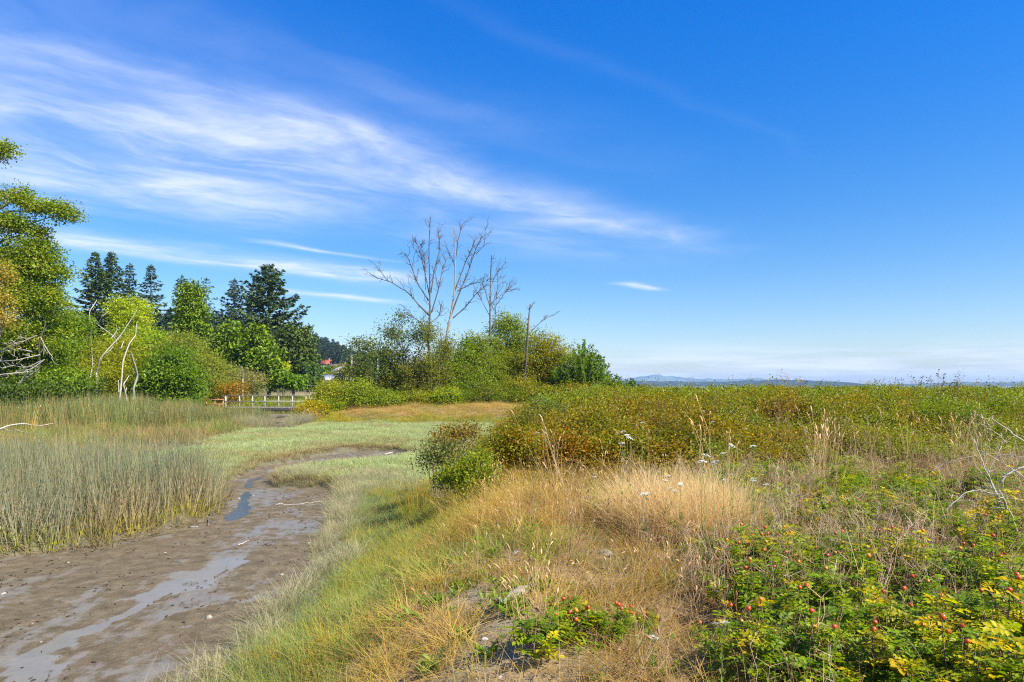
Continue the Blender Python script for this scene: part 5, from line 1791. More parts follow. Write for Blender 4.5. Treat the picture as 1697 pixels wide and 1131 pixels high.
for yo in (-.12, .95, 2.02):
    bar('beam', DECKDARK, br, (-.1, yo, -.20), (Lb + .2, yo, -.20), .16, .28)
bar('crosshead', DECKWOOD, br, (Lb * .30, -.4, -.47), (Lb * .30, 2.4, -.47), .20, .22)
bar('crosshead', DECKWOOD, br, (Lb * .80, -.4, -.47), (Lb * .80, 2.4, -.47), .20, .22)
for fx in (.30, .80):
    for yo in (0, 1.9):
        o = MB()
        tube(o, np.array([(Lb * fx, yo, -1.9), (Lb * fx, yo, -.58)]), .11, 10, cap=True)
        o.obj('pile', DECKWOOD, br, smooth=True)
# pale log lying under the bridge
lo = thing('log', (px_x(455, BY - .9), BY - .9, gz(px_x(455, BY - .9), BY - .9) + .55), 'grey log wedged below the deck of the footbridge', 'log')
mb = MB()
tube(mb, bend((-1.9, 0, .0), (1.7, .2, .12), 9, .01, .02, rs), [.12, .15, .16, .15, .15, .14, .13, .12, .10], 9, cap=True)
mb.obj('log', BARK_DEAD, lo, smooth=True)

# orange fence at the end of the bridge
xo = px_x(341.5, BY - .3)
fz = thing('fence', (xo, BY - .3, zdk - .1), 'short orange painted timber fence at the reed end of the footbridge', 'fence')
Lf = px_x(372, BY - .3) - xo - .12
hf = CAM_Z + (HZ - 661.5) / FPX * BY - zdk + .1
for x in (0.05, Lf * .52, Lf):
    bar('post', ORANGE, fz, (x, 0, -.6), (x, 0, hf), .08, .08)
bar('rail', ORANGE, fz, (-.05, -.085, hf - .06), (Lf + .1, -.085, hf - .04), .04, .075)
bar('rail', ORANGE, fz, (0, -.085, hf * .48), (Lf + .05, -.085, hf * .46), .04, .075)
# tube hand rail at the far side of the bridge, past the shrubs
xh, Yh = px_x(513, BY + 4), BY + 4
zt, zm = CAM_Z + (HZ - 652) / FPX * Yh, CAM_Z + (HZ - 660.5) / FPX * Yh
hr = thing('handrail', (xh, Yh, gz(xh, Yh)), 'pale metal tube handrail with a rounded corner on the path past the bridge', 'handrail')
g0 = gz(xh, Yh)
for nm, pts in (('rail', [(0, 0, -.2), (0, 0, zt - g0 - .22), (.05, 0, zt - g0 - .06), (.2, 0, zt - g0), (2.4, 0, zt - g0 + .02)]), ('lower_rail', [(.02, 0, zm - g0), (2.4, 0, zm - g0)]), ('post', [(2.2, 0, -.2), (2.2, 0, zt - g0)])):
    mb = MB()
    tube(mb, np.array(pts), .032, 8)
    mb.obj(nm, plain_mat('galvanised', (.58, .58, .56), .45, .5, .08), hr, smooth=True)

# ------------------------------------------------------------------ houses and poles
WALL_W = plain_mat('white_wall', (.72, .70, .66), .8, .2, .06, 2)
WALL_B = plain_mat('brown_wall', (.17, .105, .07), .8, .2, .12, 2)
WALL_R = plain_mat('red_wall', (.52, .10, .06), .8, .2, .1, 2)
ROOF_R = plain_mat('red_roof', (.34, .085, .05), .7, .3, .1, 2)
ROOF_G = plain_mat('grey_roof', (.34, .33, .32), .8, .3, .12, 2)
ROOF_B = plain_mat('brown_roof', (.26, .14, .11), .8, .3, .12, 2)
ROOF_W = plain_mat('pale_roof', (.70, .71, .72), .6, .3, .06, 2)
GLASS = plain_mat('window_glass', (.03, .04, .05), .08, .6, .05, 2, 0)


def house(px, pyb, Y, w, d, h, rh, wm, rm, label, nwin, rz=0.0, floors=2, along=True):
    p = wp(px, pyb, Y)
    zb = min(p[2], gz(p[0], Y) + 8)
    t = thing('house', (p[0], Y, zb), label, 'house', None, rz)
    mb = MB()
    zg = gz(p[0], Y) - zb - 1.5
    box(mb, -w / 2, w / 2, -d / 2, d / 2, min(zg, -1), h)
    if along:
        mb.add([(-w / 2, -d / 2, h), (-w / 2, d / 2, h), (-w / 2, 0, h + rh), (w / 2, -d / 2, h), (w / 2, d / 2, h), (w / 2, 0, h + rh)], None, [(0, 2, 1), (3, 4, 5)])
    else:
        mb.add([(-w / 2, -d / 2, h), (w / 2, -d / 2, h), (0, -d / 2, h + rh), (-w / 2, d / 2, h), (w / 2, d / 2, h), (0, d / 2, h + rh)], None, [(0, 1, 2), (3, 5, 4)])
    mb.obj('wall', wm, t)
    o, th = .5, .22
    rf = MB()
    if along:
        for s in (-1, 1):
            ye, ze = s * (d / 2 + o), h - rh * o / (d / 2)
            V = [(-w / 2 - o, ye, ze), (w / 2 + o, ye, ze), (w / 2 + o, 0, h + rh), (-w / 2 - o, 0, h + rh)]
            rf.add(np.concatenate([np.array(V) + [0, 0, .02], np.array(V) + [0, 0, th]]), [(0, 3, 2, 1), (4, 5, 6, 7), (0, 1, 5, 4), (1, 2, 6, 5), (2, 3, 7, 6), (3, 0, 4, 7)])
    else:
        for s in (-1, 1):
            xe, ze = s * (w / 2 + o), h - rh * o / (w / 2)
            V = [(xe, -d / 2 - o, ze), (xe, d / 2 + o, ze), (0, d / 2 + o, h + rh), (0, -d / 2 - o, h + rh)]
            rf.add(np.concatenate([np.array(V) + [0, 0, .02], np.array(V) + [0, 0, th]]), [(0, 3, 2, 1), (4, 5, 6, 7), (0, 1, 5, 4), (1, 2, 6, 5), (2, 3, 7, 6), (3, 0, 4, 7)])
    r_ = rf.obj('roof', rm, t)
    ch = MB()
    box(ch, w * .22, w * .22 + .8, -.4, .4, h, h + rh + .9)
    ch.obj('chimney', plain_mat('chimney_brick', (.30, .16, .11), .9), r_)
    for f in range(floors):
        for k in range(nwin):
            cx = -w / 2 + w * (k + .5) / nwin
            z0 = h * (f + .28) / floors
            fr = MB()
            ww, hh = w / nwin * .30, h / floors * .28
            for (a, b, c, e) in ((cx - ww, cx + ww, z0 + 2 * hh - .12, z0 + 2 * hh), (cx - ww, cx + ww, z0, z0 + .12), (cx - ww, cx - ww + .12, z0 + .12, z0 + 2 * hh - .12), (cx + ww - .12, cx + ww, z0 + .12, z0 + 2 * hh - .12)):
                box(fr, a, b, -d / 2 - .10, -d / 2 - .003, c, e)
            fo_ = fr.obj('window', WALL_W, t)
            gl = MB()
            box(gl, cx - ww + .12, cx + ww - .12, -d / 2 - .05, -d / 2 - .004, z0 + .12, z0 + 2 * hh - .12)
            gl.obj('pane', GLASS, fo_)
    return t


house(541, 609, 400, 5.2, 5, 2.0, 2.2, WALL_W, ROOF_R, 'white house with a bright red roof below the wooded hill', 3, .1, 1)
house(557, 614, 380, 8.5, 5, 2.2, 1.0, WALL_B, ROOF_B, 'long brown house with a low roof on the hillside', 6, -.05, 1)
house(569, 613, 378, 3.4, 4, 2.2, 1.2, WALL_R, ROOF_B, 'small reddish house at the end of the long brown house', 2, 0, 1)
house(565, 632, 190, 4.4, 6, 2.6, 1.2, WALL_W, ROOF_G, 'pale grey gabled building between trees near the utility pole', 1, .5, 1, False)
house(566, 645, 130, 5.5, 5, 1.7, .85, WALL_W, ROOF_W, 'low shed with a pale roof peeping over the copse shrubs', 2, .35, 1)


def pole(px, top, Y, label, cross=True):
    x = px_x(px, Y)
    zb = gz(x, Y)
    H = CAM_Z + (HZ - top) / FPX * Y - zb
    t = thing('utility_pole', (x, Y, zb), label, 'pole', 'utility poles beyond the marsh')
    mb = MB()
    tube(mb, np.array([(0, 0, -.5), (0, 0, H * .5), (0, 0, H)]), [.15, .13, .10], 10, cap=True)
    mb.obj('pole', RAIL, t, smooth=True)
    if cross:
        bar('crossarm', RAIL, t, (-1.0, -.2, H - .7), (1.0, -.2, H - .7), .12, .14)
        for q in (-.85, -.3, .3, .85):
            m2 = MB()
            tube(m2, np.array([(q, -.2, H - .63), (q, -.2, H - .55), (q, -.2, H - .42)]), [.05, .07, .04], 8, cap=True)
            m2.obj('insulator', SHELL, t, smooth=True)


pole(583, 589, 135, 'tall pale utility pole standing over the shrubs', False)
pole(626, 594, 150, 'utility pole partly hidden by the sparse dark leaved tree', False)
dead_tree('dead_tree', 'short pale dead trunk among the copse shrubs', 66, (626, 660), [([(626, 660), (626, 640), (625, 622)], .13, .09)], BARK_WHITE, 65, None, .3)


# ------------------------------------------------------------------ driftwood, stones, shells
def stone_mesh(r, sx, sy, sz, mat, n=9, m=7, name='stone'):
    u = np.linspace(0, 2 * math.pi, n, endpoint=False)
    V = [(0, 0, -1)]
    for k in range(1, m):
        a = -math.pi / 2 + math.pi * k / m
        for q in u: V.append((math.cos(a) * math.cos(q), math.cos(a) * math.sin(q), math.sin(a)))
    V.append((0, 0, 1))
    V = np.array(V)
    V *= (1 + r.normal(0, .09, (len(V), 1)))
    for k in range(5):
        d = sph(r, 1)[0]
        c = r.uniform(.55, .85)
        e = V @ d
        V = V - np.outer(np.maximum(e - c, 0) * .8, d)
    V = V * [sx, sy, sz] + [0, 0, sz * .45]
    T = [(0, 1 + (j + 1) % n, 1 + j) for j in range(n)]
    Q = []
    for k in range(m - 2):
        for j in range(n):
            Q.append((1 + k * n + j, 1 + k * n + (j + 1) % n, 1 + (k + 1) * n + (j + 1) % n, 1 + (k + 1) * n + j))
    e = len(V) - 1
    T += [(e, 1 + (m - 2) * n + j, 1 + (m - 2) * n + (j + 1) % n) for j in range(n)]
    return MB().add(V, Q, T).mesh(name, mat)


def stone(px, py, w, label, r, mat=None, flat=.55, cat='stone', name='stone', group=None, sink=0.0):
    p = gp(px, py)
    s = w / FPX * p[1] * .42
    o = bpy.data.objects.new(name, stone_mesh(r, s, s * r.uniform(.6, .9), s * flat, mat or STONE, name=name))
    COL.objects.link(o)
    o.location = p - [0, 0, sink * s]
    o.rotation_euler = (r.normal(0, .1), r.normal(0, .1), r.random() * 6.28)
    tag(o, label, cat, group)
    return o


rr = np.random.default_rng(400)
GS = 'pale shells and stones on the mud'
stone(346, 1026, 15, 'large knobbly white shell lump alone on the open mud', rr, SHELL, .75, 'shell', 'shell', GS)
stone(467, 954, 10, 'rounded white stone near the grassy bank of the mud', rr, SHELL, .6, 'stone', 'stone', GS)
stone(478, 976, 9, 'flat white shell just below the rounded stone by the bank', rr, SHELL, .3, 'shell', 'shell', GS)
stone(512, 901, 8, 'white pebble under the lip of the grassy bank', rr, SHELL, .5, 'stone', 'stone', GS)
for k, (px, py, w, lab) in enumerate(((274, 917, 7, 'thin pale shell between the bulrushes and the stick'), (113, 933, 8, 'oval pale shell below the bulrush edge'), (100, 926, 5, 'tiny white shell close to the bulrush foot'),
                                      (6, 985, 12, 'white broken shell at the picture edge'), (68, 1066, 6, 'white chip beside the wet grey streak'), (54, 1034, 5, 'small chip above the wet grey streak'),
                                      (396, 827, 8, 'white stone lying in the blue trickle'), (405, 834, 7, 'small stone beside the blue trickle'), (380, 850, 7, 'grey pebble at the foot of the reed corner'),
                                      (338, 1099, 6, 'pale pebble at the foot of the grey grass'), (420, 822, 6, 'cream pebble on the far side of the trickle'), (432, 815, 6, 'flat cream chip up the trickle'))):
    stone(px, py, w, lab, rr, SHELL if k % 3 else STONE, .4, 'shell' if k < 6 else 'stone', 'shell' if k < 6 else 'stone', GS)
stone(1005, 919, 46, 'pale weathered boulder sunk in the dry golden grass', rr, STONE, .42, 'rock', 'rock', 'pale rocks on the dry bank', .25)
stone(853, 917, 26, 'pale rock beside the faint trail in dry grass', rr, STONE, .45, 'rock', 'rock', 'pale rocks on the dry bank', .25)
stone(803, 932, 22, 'low sandy rock between the small weeds', rr, STONE, .35, 'rock', 'rock', 'pale rocks on the dry bank', .25)
stone(868, 1045, 8, 'small grey stone on the bare sandy patch', rr, STONE, .5, 'stone', 'stone', 'pale rocks on the dry bank')
stone(838, 1057, 9, 'thin pale chip below the bare sandy patch', rr, SHELL, .25, 'stone', 'stone', 'pale rocks on the dry bank')


DRIFTM = wood_mat('dull_driftwood', (.26, .23, .19), (.50, .46, .39), 14, bump=.9, stretch=1)


def drift_mesh(r, L, rad, n=14, sides=12, jag=.35):
    """weathered wood: grooved along the grain, splintered ends"""
    s = np.linspace(-.5, .5, n)
    a = np.arange(sides) * 2 * math.pi / sides
    gro = 1 + r.normal(0, .16, sides)
    V = []
    for i, q in enumerate(s):
        rr_ = rad * (1 - .25 * (2 * abs(q)) ** 3) * (1 + .12 * math.sin(q * 9))
        sh = r.normal(0, .07, sides)
        for j in range(sides):
            x = q * L
            if i in (0, n - 1): x += (1 if i else -1) * L * jag * .5 * abs(r.normal(0, .35))
            V.append((x, math.cos(a[j]) * rr_ * gro[j] * (1 + sh[j]), math.sin(a[j]) * rr_ * .8 * gro[j] * (1 + sh[j])))
    Q = [(i * sides + j, i * sides + (j + 1) % sides, (i + 1) * sides + (j + 1) % sides, (i + 1) * sides + j) for i in range(n - 1) for j in range(sides)]
    V += [(-L * .46, 0, 0), (L * .46, 0, 0)]
    c = n * sides
    T = [(c, (j + 1) % sides, j) for j in range(sides)] + [(c + 1, (n - 1) * sides + j, (n - 1) * sides + (j + 1) % sides) for j in range(sides)]
    return MB().add(V, Q, T)


def drift(p1, p2, rad_px, label, r, mat=None, name='driftwood', cat='driftwood', group=None, lift=.6, thin=False):
    a, b = gp(*p1), gp(*p2)
    c = (a + b) / 2
    rad = rad_px / FPX * c[1]
    a[2] += rad * lift
    b[2] += rad * lift
    d = Vector(b - a)
    if thin:
        mb = MB()
        w = bend(a - c, b - c, 9, .0, .012, r)
        tube(mb, w, np.linspace(1, .55, 9) * rad, 6, cap=True)
        for q in range(r.integers(0, 3)):
            j = r.integers(3, 8)
            tube(mb, bend(w[j], w[j] + (w[-1] - w[0]) * .22 + r.normal(0, .06, 3) + [0, 0, .03], 4), np.linspace(.6, .25, 4) * rad, 4)
        o = mb.obj(name, mat or (DRIFTM if name == 'stick' else BARK_WHITE), smooth=True)
        o.location = c
    else:
        o = drift_mesh(r, d.length * .92, rad).obj(name, mat or BARK_WHITE, smooth=False)
        o.location = (a + b) / 2
        o.rotation_mode = 'QUATERNION'
        o.rotation_quaternion = d.normalized().to_track_quat('X', 'Z')
    tag(o, label, cat, group)
    return o


SILVER = wood_mat('silver_driftwood', (.14, .125, .11), (.40, .375, .335), 18, bump=.8, stretch=1)
drift((824, 1013), (880, 984), 9, 'cracked silver driftwood log on the bare bank beside a green weed', rr, SILVER, name='log', cat='log', lift=1.3)
drift((735, 941), (764, 940), 4.5, 'short silver driftwood piece on the dry bank', rr, SILVER)
drift((395, 905), (413, 897), 1.3, 'straight white stick on the open mud', rr, name='stick', cat='stick', group='sticks on the mud', thin=True)
drift((456, 839), (534, 833), 1.0, 'long thin pale stick across the brown mud', rr, name='stick', cat='stick', group='sticks on the mud', thin=True)
drift((484, 783), (508, 779), 1.4, 'pale stick on the edge of the upper trickle', rr, name='stick', cat='stick', group='sticks on the mud', thin=True)
drift((316, 874), (328, 874), 1.2, 'white stub of wood by the reed corner', rr, name='stick', cat='stick', group='sticks on the mud', thin=True)
drift((200, 902), (232, 897), 1.5, 'brown fallen reed stem on the mud edge', rr, BARK_DEAD, name='stick', cat='stick', group='sticks on the mud', thin=True)
drift((356, 958), (378, 946), 1.6, 'dark waterlogged twig on the mud', rr, BARK_DARK, name='stick', cat='stick', group='sticks on the mud', thin=True)
drift((60, 975), (105, 966), 1.2, 'thin grey twig near the shaded mud strip', rr, BARK_DEAD, name='stick', cat='stick', group='sticks on the mud', thin=True)
drift((255, 1000), (285, 985), 1.6, 'dark bent twig beside the wet patch of mud', rr, BARK_DARK, name='stick', cat='stick', group='sticks on the mud', thin=True)
drift((338, 858), (366, 840), 2.0, 'forked grey root at the reed corner', rr, BARK_DEAD, name='stick', cat='stick', group='sticks on the mud', thin=True)
drift((345, 872), (350, 848), 1.8, 'upright leaning grey twig at the reed corner', rr, BARK_DEAD, name='stick', cat='stick', group='sticks on the mud', thin=True)
drift((-20, 728), (92, 719), 1.5, 'long bleached branch lying in the marsh grass', rr, name='branch', cat='branch', lift=12, thin=True)
drift((0, 727), (75, 733), 1.0, 'thinner bleached branch under the long one in the marsh grass', rr, name='branch', cat='branch', lift=14, thin=True)
drift((196, 745), (238, 744), 2.2, 'brown log in the dark pool of the marsh', rr, BARK_DEAD, name='log', cat='log', lift=1.5)
drift((212, 749), (226, 758), 1.4, 'pale crooked stick in the dark pool of the marsh', rr, name='stick', cat='stick', lift=2, thin=True)
for k, (a, b, w, lab) in enumerate((((632, 757), (655, 751), 2.4, 'bleached driftwood at the end of the upper mud pool'), ((508, 795), (530, 788), 2.6, 'bleached driftwood tangle on the front lip of the salt meadow'),
                                    ((582, 782), (592, 779), 2.2, 'small bleached chunk on the salt meadow'), ((560, 785), (572, 783), 1.8, 'yellowish chip on the salt meadow front'),
                                    ((410, 730), (424, 733), 1.6, 'white scrap on the smooth part of the salt meadow'), ((488, 730), (503, 732), 1.6, 'white scrap in the middle of the salt meadow'),
                                    ((640, 733), (662, 731), 1.6, 'row of pale scraps below the yellow grass'), ((597, 735), (604, 733), 1.5, 'pale chip by the bare patch of meadow'))):
    m_ = ((a[0] + b[0]) / 2, (a[1] + b[1]) / 2)
    a, b = [((q[0] - m_[0]) * .62 + m_[0], (q[1] - m_[1]) * .62 + m_[1]) for q in (a, b)]
    drift(a, b, w * .62, lab, rr, mat=DRIFTM, name='driftwood', group='bleached scraps on the salt meadow', lift=1.6)

# ------------------------------------------------------------------ roses with hips
HIP = plain_mat('rose_hip', (.62, .075, .018), .32, .5, .25, 30, .05)
HIPO = plain_mat('unripe_hip', (.70, .22, .02), .35, .5, .2, 30, .05)


def hip_mesh(mat, r):
    b = MB()
    n, m = 9, 6
    V, Q = [], []
    for k in range(m + 1):
        a = -math.pi / 2 + math.pi * k / m
        for j in range(n):
            q = j * 6.2832 / n
            V.append((.0125 * math.cos(a) * math.cos(q), .0125 * math.cos(a) * math.sin(q), .0105 * math.sin(a)))
    for k in range(m):
        for j in range(n):
            Q.append((k * n + j, k * n + (j + 1) % n, (k + 1) * n + (j + 1) % n, (k + 1) * n + j))
    b.add(V, Q)
    return b.mesh('rose_hip', mat, True)


def sepals(r):
    b = MB()
    a = np.arange(5) * 6.2832 / 5
    D = np.stack([np.cos(a) * .6, np.sin(a) * .6, np.full(5, .8)], 1)
    leaf_cards(b, np.tile([0, 0, .009], (5, 1)), D, np.stack([-np.cos(a), -np.sin(a), np.full(5, .6)], 1), .02, .005, np.tile((.13, .14, .03), (5, 1)))
    return b.mesh('sepals', LEAF)


HM = [hip_mesh(HIP, rr), hip_mesh(HIPO, rr)]
SM = sepals(rr)
ROSE_PAL = [(.13, .20, .02), (.18, .25, .025), (.09, .15, .018), (.25, .29, .03)]
ROSE_YEL = [(.42, .36, .03), (.36, .34, .03), (.50, .34, .03), (.30, .32, .03)]


def rose_mesh(r, rad, h, n_can, yel, n_leaf=9, Lf=.036):
    lf, wd = MB(), MB()
    tips = []
    PP, DD, NN, LL, CC = [], [], [], [], []
    for k in range(n_can):
        a = r.random() * 6.283
        q = math.sqrt(r.random())
        e = np.array([math.cos(a) * q * rad, math.sin(a) * q * rad, h * (1 - .45 * q * q) * r.uniform(.7, 1.08)])
        w = bend((e[0] * .3 + r.normal(0, .03), e[1] * .3 + r.normal(0, .03), -.03), e, 7, .10, .015, r)
        tube(wd, w, np.linspace(.0055, .0022, 7), 4, (.24, .17, .09))
        tips.append(e)
        is_y = r.random() < yel
        for q2 in range(n_leaf):
            f = r.uniform(.35, 1.0)
            p = np.array([np.interp(f, np.linspace(0, 1, 7), w[:, c]) for c in range(3)])
            th = r.random() * 6.283
            d = unit(np.array([math.cos(th), math.sin(th), r.uniform(-.05, .65)]))
            if np.dot(d[:2], e[:2]) < 0 and r.random() < .6: d[:2] *= -1
            nrm = unit(np.array([0, 0, 1.0]) + r.normal(0, .25, 3) - d * .3)
            s = unit(np.cross(d, nrm))
            rl = r.uniform(.07, .11)
            npair = r.integers(2, 5)
            col = (pick_cols(r, ROSE_YEL, 1)[0] if (is_y and r.random() < .65) else pick_cols(r, ROSE_PAL, 1)[0]) * r.uniform(.8, 1.2)
            ss = r.uniform(.75, 1.15)
            for u in range(npair):
                t_ = (u + .7) / (npair + .2)
                b = p + d * rl * t_ - np.array([0, 0, .018]) * t_ * t_
                for sg in (-1, 1):
                    PP.append(b + s * sg * .003)
                    DD.append(s * sg * .9 + d * .5)
                    NN.append(nrm + s * sg * -.25)
                    LL.append(Lf * ss * (.8 + .25 * t_))
                    CC.append(col)
            PP.append(p + d * rl - np.array([0, 0, .018]))
            DD.append(d - np.array([0, 0, .2]))
            NN.append(nrm)
            LL.append(Lf * ss * 1.1)
            CC.append(col)
            tube(wd, np.array([p, p + d * rl * .5 - [0, 0, .005], p + d * rl - [0, 0, .018]]), [.0015, .0012, .0008], 3, col)
    LL = np.array(LL)
    CC = np.array(CC) * (1 + r.normal(0, .10, (len(LL), 1)))
    leaf_cards(lf, np.array(PP), np.array(DD) + r.normal(0, .12, (len(LL), 3)), np.array(NN) + r.normal(0, .12, (len(LL), 3)), LL, LL * .62, CC.clip(.004, 1), .14, 'round')
    return lf.mesh('rose_foliage', LEAF), wd.mesh('rose_canes', GRASSM), np.array(tips)


ROSES = [rose_mesh(np.random.default_rng(410 + k), .34, .50, 24 + 2 * (k % 3), y) for k, y in enumerate((.10, .55, .18, .38, .05, .75))]
LOWROSE = [rose_mesh(np.random.default_rng(420 + k), .17, .26, 11, y, 8) for k, y in enumerate((.08, .3))]


def rose(px, py, kind, scale, label, nh, seed, hz=.3, low=False, group='rose bushes with hips', hs=1.0):
    r = np.random.default_rng(seed)
    lm, wm, tips = (LOWROSE if low else ROSES)[kind]
    p = gp(px, py, hz)
    t = thing('rose_bush', tuple(p), label, 'rose bush', group, r.random() * 6.28)
    scale *= 1.0 if low or scale < .7 else 1.28
    t.scale = (scale, scale, scale * hs)
    for nm, me in (('foliage', lm), ('canes', wm)):
        o = bpy.data.objects.new(nm, me)
        COL.objects.link(o)
        o.parent = t
    if nh:
        # hips sit on the outermost cane tips
        order = np.argsort(-(tips[:, 2] + r.random(len(tips)) * .25))
        for k in order[:int(nh * 1.6 + .5)]:
            h = bpy.data.objects.new('rose_hip', HM[int(r.random() < .35)])
            COL.objects.link(h)
            h.parent = t
            h.location = tips[k] + [0, 0, .012]
            sc = r.uniform(1.1, 1.5) / scale
            h.scale = (sc, sc, sc)
            h.rotation_euler = (r.uniform(-1.2, 1.2), r.uniform(-1.2, 1.2), 0)
            s = bpy.data.objects.new('sepals', SM)
            COL.objects.link(s)
            s.parent = h
    return t


rose(1015, 1022, 4, .62, 'compact green rose bush on the open dry bank', 3, 501, .2)
rose(955, 1045, 1, 1.1, 'low rose sprig crowded with orange hips on the dry bank', 7, 502, .12, True)
rose(895, 1062, 0, 1.15, 'low dark green rose sprig without hips beside the hip laden one', 0, 503, .12, True)
rose(935, 1003, 0, .8, 'slim rose sprig behind the hip laden one', 1, 504, .12, True)
rose(1065, 1030, 1, .75, 'small rose sprig tipped with red hips next to the compact bush', 3, 505, .10, True)
rose(1160, 1030, 1, .5, 'single yellow leaved rose sprig in dead grass', 1, 506, .15, True)
R_SPOTS = [(1230, 925, 0, .85, 4, 'dark green rose bush at the edge of the dry grass'), (1290, 918, 1, .85, 6, 'rose bush with a golden yellow spray and several hips'), (1255, 985, 2, .85, 3, 'leafy green rose bush above the cream flower head'),
           (1340, 955, 4, .85, 4, 'green rose bush dotted with bright red hips'), (1395, 925, 2, .8, 3, 'rose bush with red hips below dry stalks'), (1250, 1065, 3, .8, 4, 'half yellow rose bush beside the cream flower head'),
           (1340, 1035, 4, .9, 1, 'fresh green rose bush with arching leaves'), (1330, 1100, 2, .85, 1, 'green rose bush low in the corner of the roses'), (1425, 990, 0, .9, 1, 'dark green rose bush under bent straw stems'),
           (1490, 1040, 1, .8, 3, 'golden leaved rose bush with a deep red hip'), (1465, 915, 3, .75, 2, 'rose bush with pale yellow tips amid dead stalks'), (1535, 930, 5, .75, 2, 'bright yellow and orange leaved rose bush amid dead stalks'),
           (1600, 960, 2, .9, 2, 'green rose bush beside a dark gap in the canes'), (1660, 955, 0, .95, 3, 'rose bush with two red hips at the picture edge'), (1640, 1055, 3, 1.0, 2, 'large leaved yellow green rose bush at the picture edge'),
           (1580, 1075, 5, .85, 2, 'yellow leaved rose bush by the dark hollow'), (1690, 1040, 5, 1.0, 2, 'golden rose bush cut off by the picture edge'), (1500, 1115, 2, .85, 1, 'green rose bush at the very bottom of the picture'),
           (1420, 1105, 1, .85, 1, 'rose bush with yellowing leaflets near the bottom of the picture'), (1600, 1130, 3, 1.0, 2, 'big yellow green rose bush at the bottom corner'), (1690, 1125, 1, 1.0, 1, 'leafy yellow rose bush in the bottom corner'),
           (1330, 860, 3, .75, 2, 'rose bush with an orange spray at the start of the dead stalks'), (1390, 850, 4, .75, 1, 'small green rose bush behind the dead stalks'), (1470, 850, 1, .75, 2, 'yellow tipped rose bush behind the dead stalks'),
           (1550, 835, 2, .85, 0, 'green rose bush below the arched dry cane'), (1620, 800, 4, .95, 0, 'deep green leafy bush under the bleached cane'), (1680, 860, 5, .9, 2, 'yellow leaved rose bush under the russet leaves'),
           (1640, 890, 3, .85, 2, 'rose bush with lime leaves below the crossing canes'), (1560, 870, 0, .75, 0, 'plain green rose bush between the straw stems'), (1690, 800, 3, .9, 1, 'yellow leaved bush at the picture edge under the thick white cane'),
           (1560, 1010, 4, .8, 1, 'low green rose bush in front of the dark gap')]
for k, (px, py, kd, sc, nh, lab) in enumerate(R_SPOTS):
    rose(px, py, kd, sc, lab, nh, 520 + k, .33 * sc)

# low rose leaves and suckers filling in between the bushes
und = []
for k in range(6):
    lm_, wm_, _ = rose_mesh(np.random.default_rng(640 + k), .24, .34, 9, (.1, .35)[k % 2], 8, .036)
    lm_.materials.clear()
    lm_.materials.append(ILEAF)
    und.append(lm_)
C_UND = proto_coll('rose_undergrowth', und)
X, Y = jitter_grid(rs, 1.0, 18, 4.2, 20, .32)
nz = vnoise(X * .8, Y * .8, 98)
ok = (X > 1.0 + .145 * Y) & in_view(X, Y, 3.0, .88) & (Y < front(X) + 1.6) & (rs.random(len(X)) < .22 + .75 * sst(nz, .34, .58)) & (rs.random(len(X)) < .45 + .55 * sst(Y, 6.5, 8.5))
P = place(X, Y, ok)
scatter('rose_undergrowth', P, C_UND, np.stack([1 + 0 * P[:, 0], 1 + 0 * P[:, 0], .75 + .5 * rs.random(len(P))], 1), tints(P, [(.7, .8, .8), (1, 1, 1), (1.15, 1.0, .9), (.85, .95, .9), (1.3, .85, .7)], .8, 43, .15), .12, 23)

# ------------------------------------------------------------------ bare dead canes at the edge of the roses
def cane(pts, r0_, r1_, label, Y, seed, mat=CANE, dy=0.0):
    r = np.random.default_rng(seed)
    P = np.array([wp(a, b, Y + dy * k) for k, (a, b) in enumerate(pts)])
    c = P[0].copy()
    n = len(P) * 4
    s, ts = np.linspace(0, 1, n), np.linspace(0, 1, len(P))
    Q = np.stack([np.interp(s, ts, P[:, k]) for k in range(3)], 1)
    for _ in range(2): Q[1:-1] = (Q[:-2] + Q[1:-1] * 2 + Q[2:]) / 4
    Q[1:-1] += r.normal(0, .004, (n - 2, 3))
    mb = MB()
    tube(mb, Q - c, np.linspace(r0_, r1_, n), 6, cap=True)
    for q in range(int(n * .5)):
        j = r.integers(3, n - 1)
        e = Q[j] - c + (unit(Q[j] - Q[j - 1]) * .6 + sph(r, 1)[0] * .7) * r.uniform(.08, .3)
        tube(mb, bend(Q[j] - c, e, 4, 0, .05, r), np.linspace(r1_ * .8, r1_ * .3, 4), 3)
    o = mb.obj('dead_cane', mat, smooth=True)
    o.location = c
    tag(o, label, 'cane', 'bare dead canes by the roses')


cane([(1550, 870), (1575, 838), (1597, 818), (1620, 812), (1645, 818)], .008, .004, 'thin arched dry cane over the green rose leaves', 8.0, 601)
cane([(1658, 800), (1668, 786), (1685, 777), (1720, 768)], .014, .009, 'thick bleached cane curving out of the picture', 7.6, 602, BARK_WHITE)
cane([(1672, 870), (1652, 820), (1632, 775), (1614, 728)], .010, .004, 'straight pale cane leaning up across the thicket', 8.2, 603)
cane([(1672, 862), (1650, 812), (1636, 784), (1660, 740)], .008, .003, 'forked pale cane beside the straight leaning one', 8.3, 604)
cane([(1720, 745), (1690, 728), (1665, 708), (1640, 692)], .012, .004, 'slanting grey cane before the dark thicket', 9.5, 605)
cane([(1540, 783), (1575, 765), (1612, 756), (1650, 752), (1700, 758)], .009, .004, 'dark brown low cane stretched over the seed heads', 9.0, 606, TWIG)
cane([(1700, 792), (1665, 770), (1640, 755), (1625, 748)], .007, .003, 'wiry tan cane among the crossing canes', 9.0, 607)
cane([(1690, 890), (1672, 845), (1655, 812)], .009, .005, 'short stiff cane rising from the yellow rose', 7.5, 608)
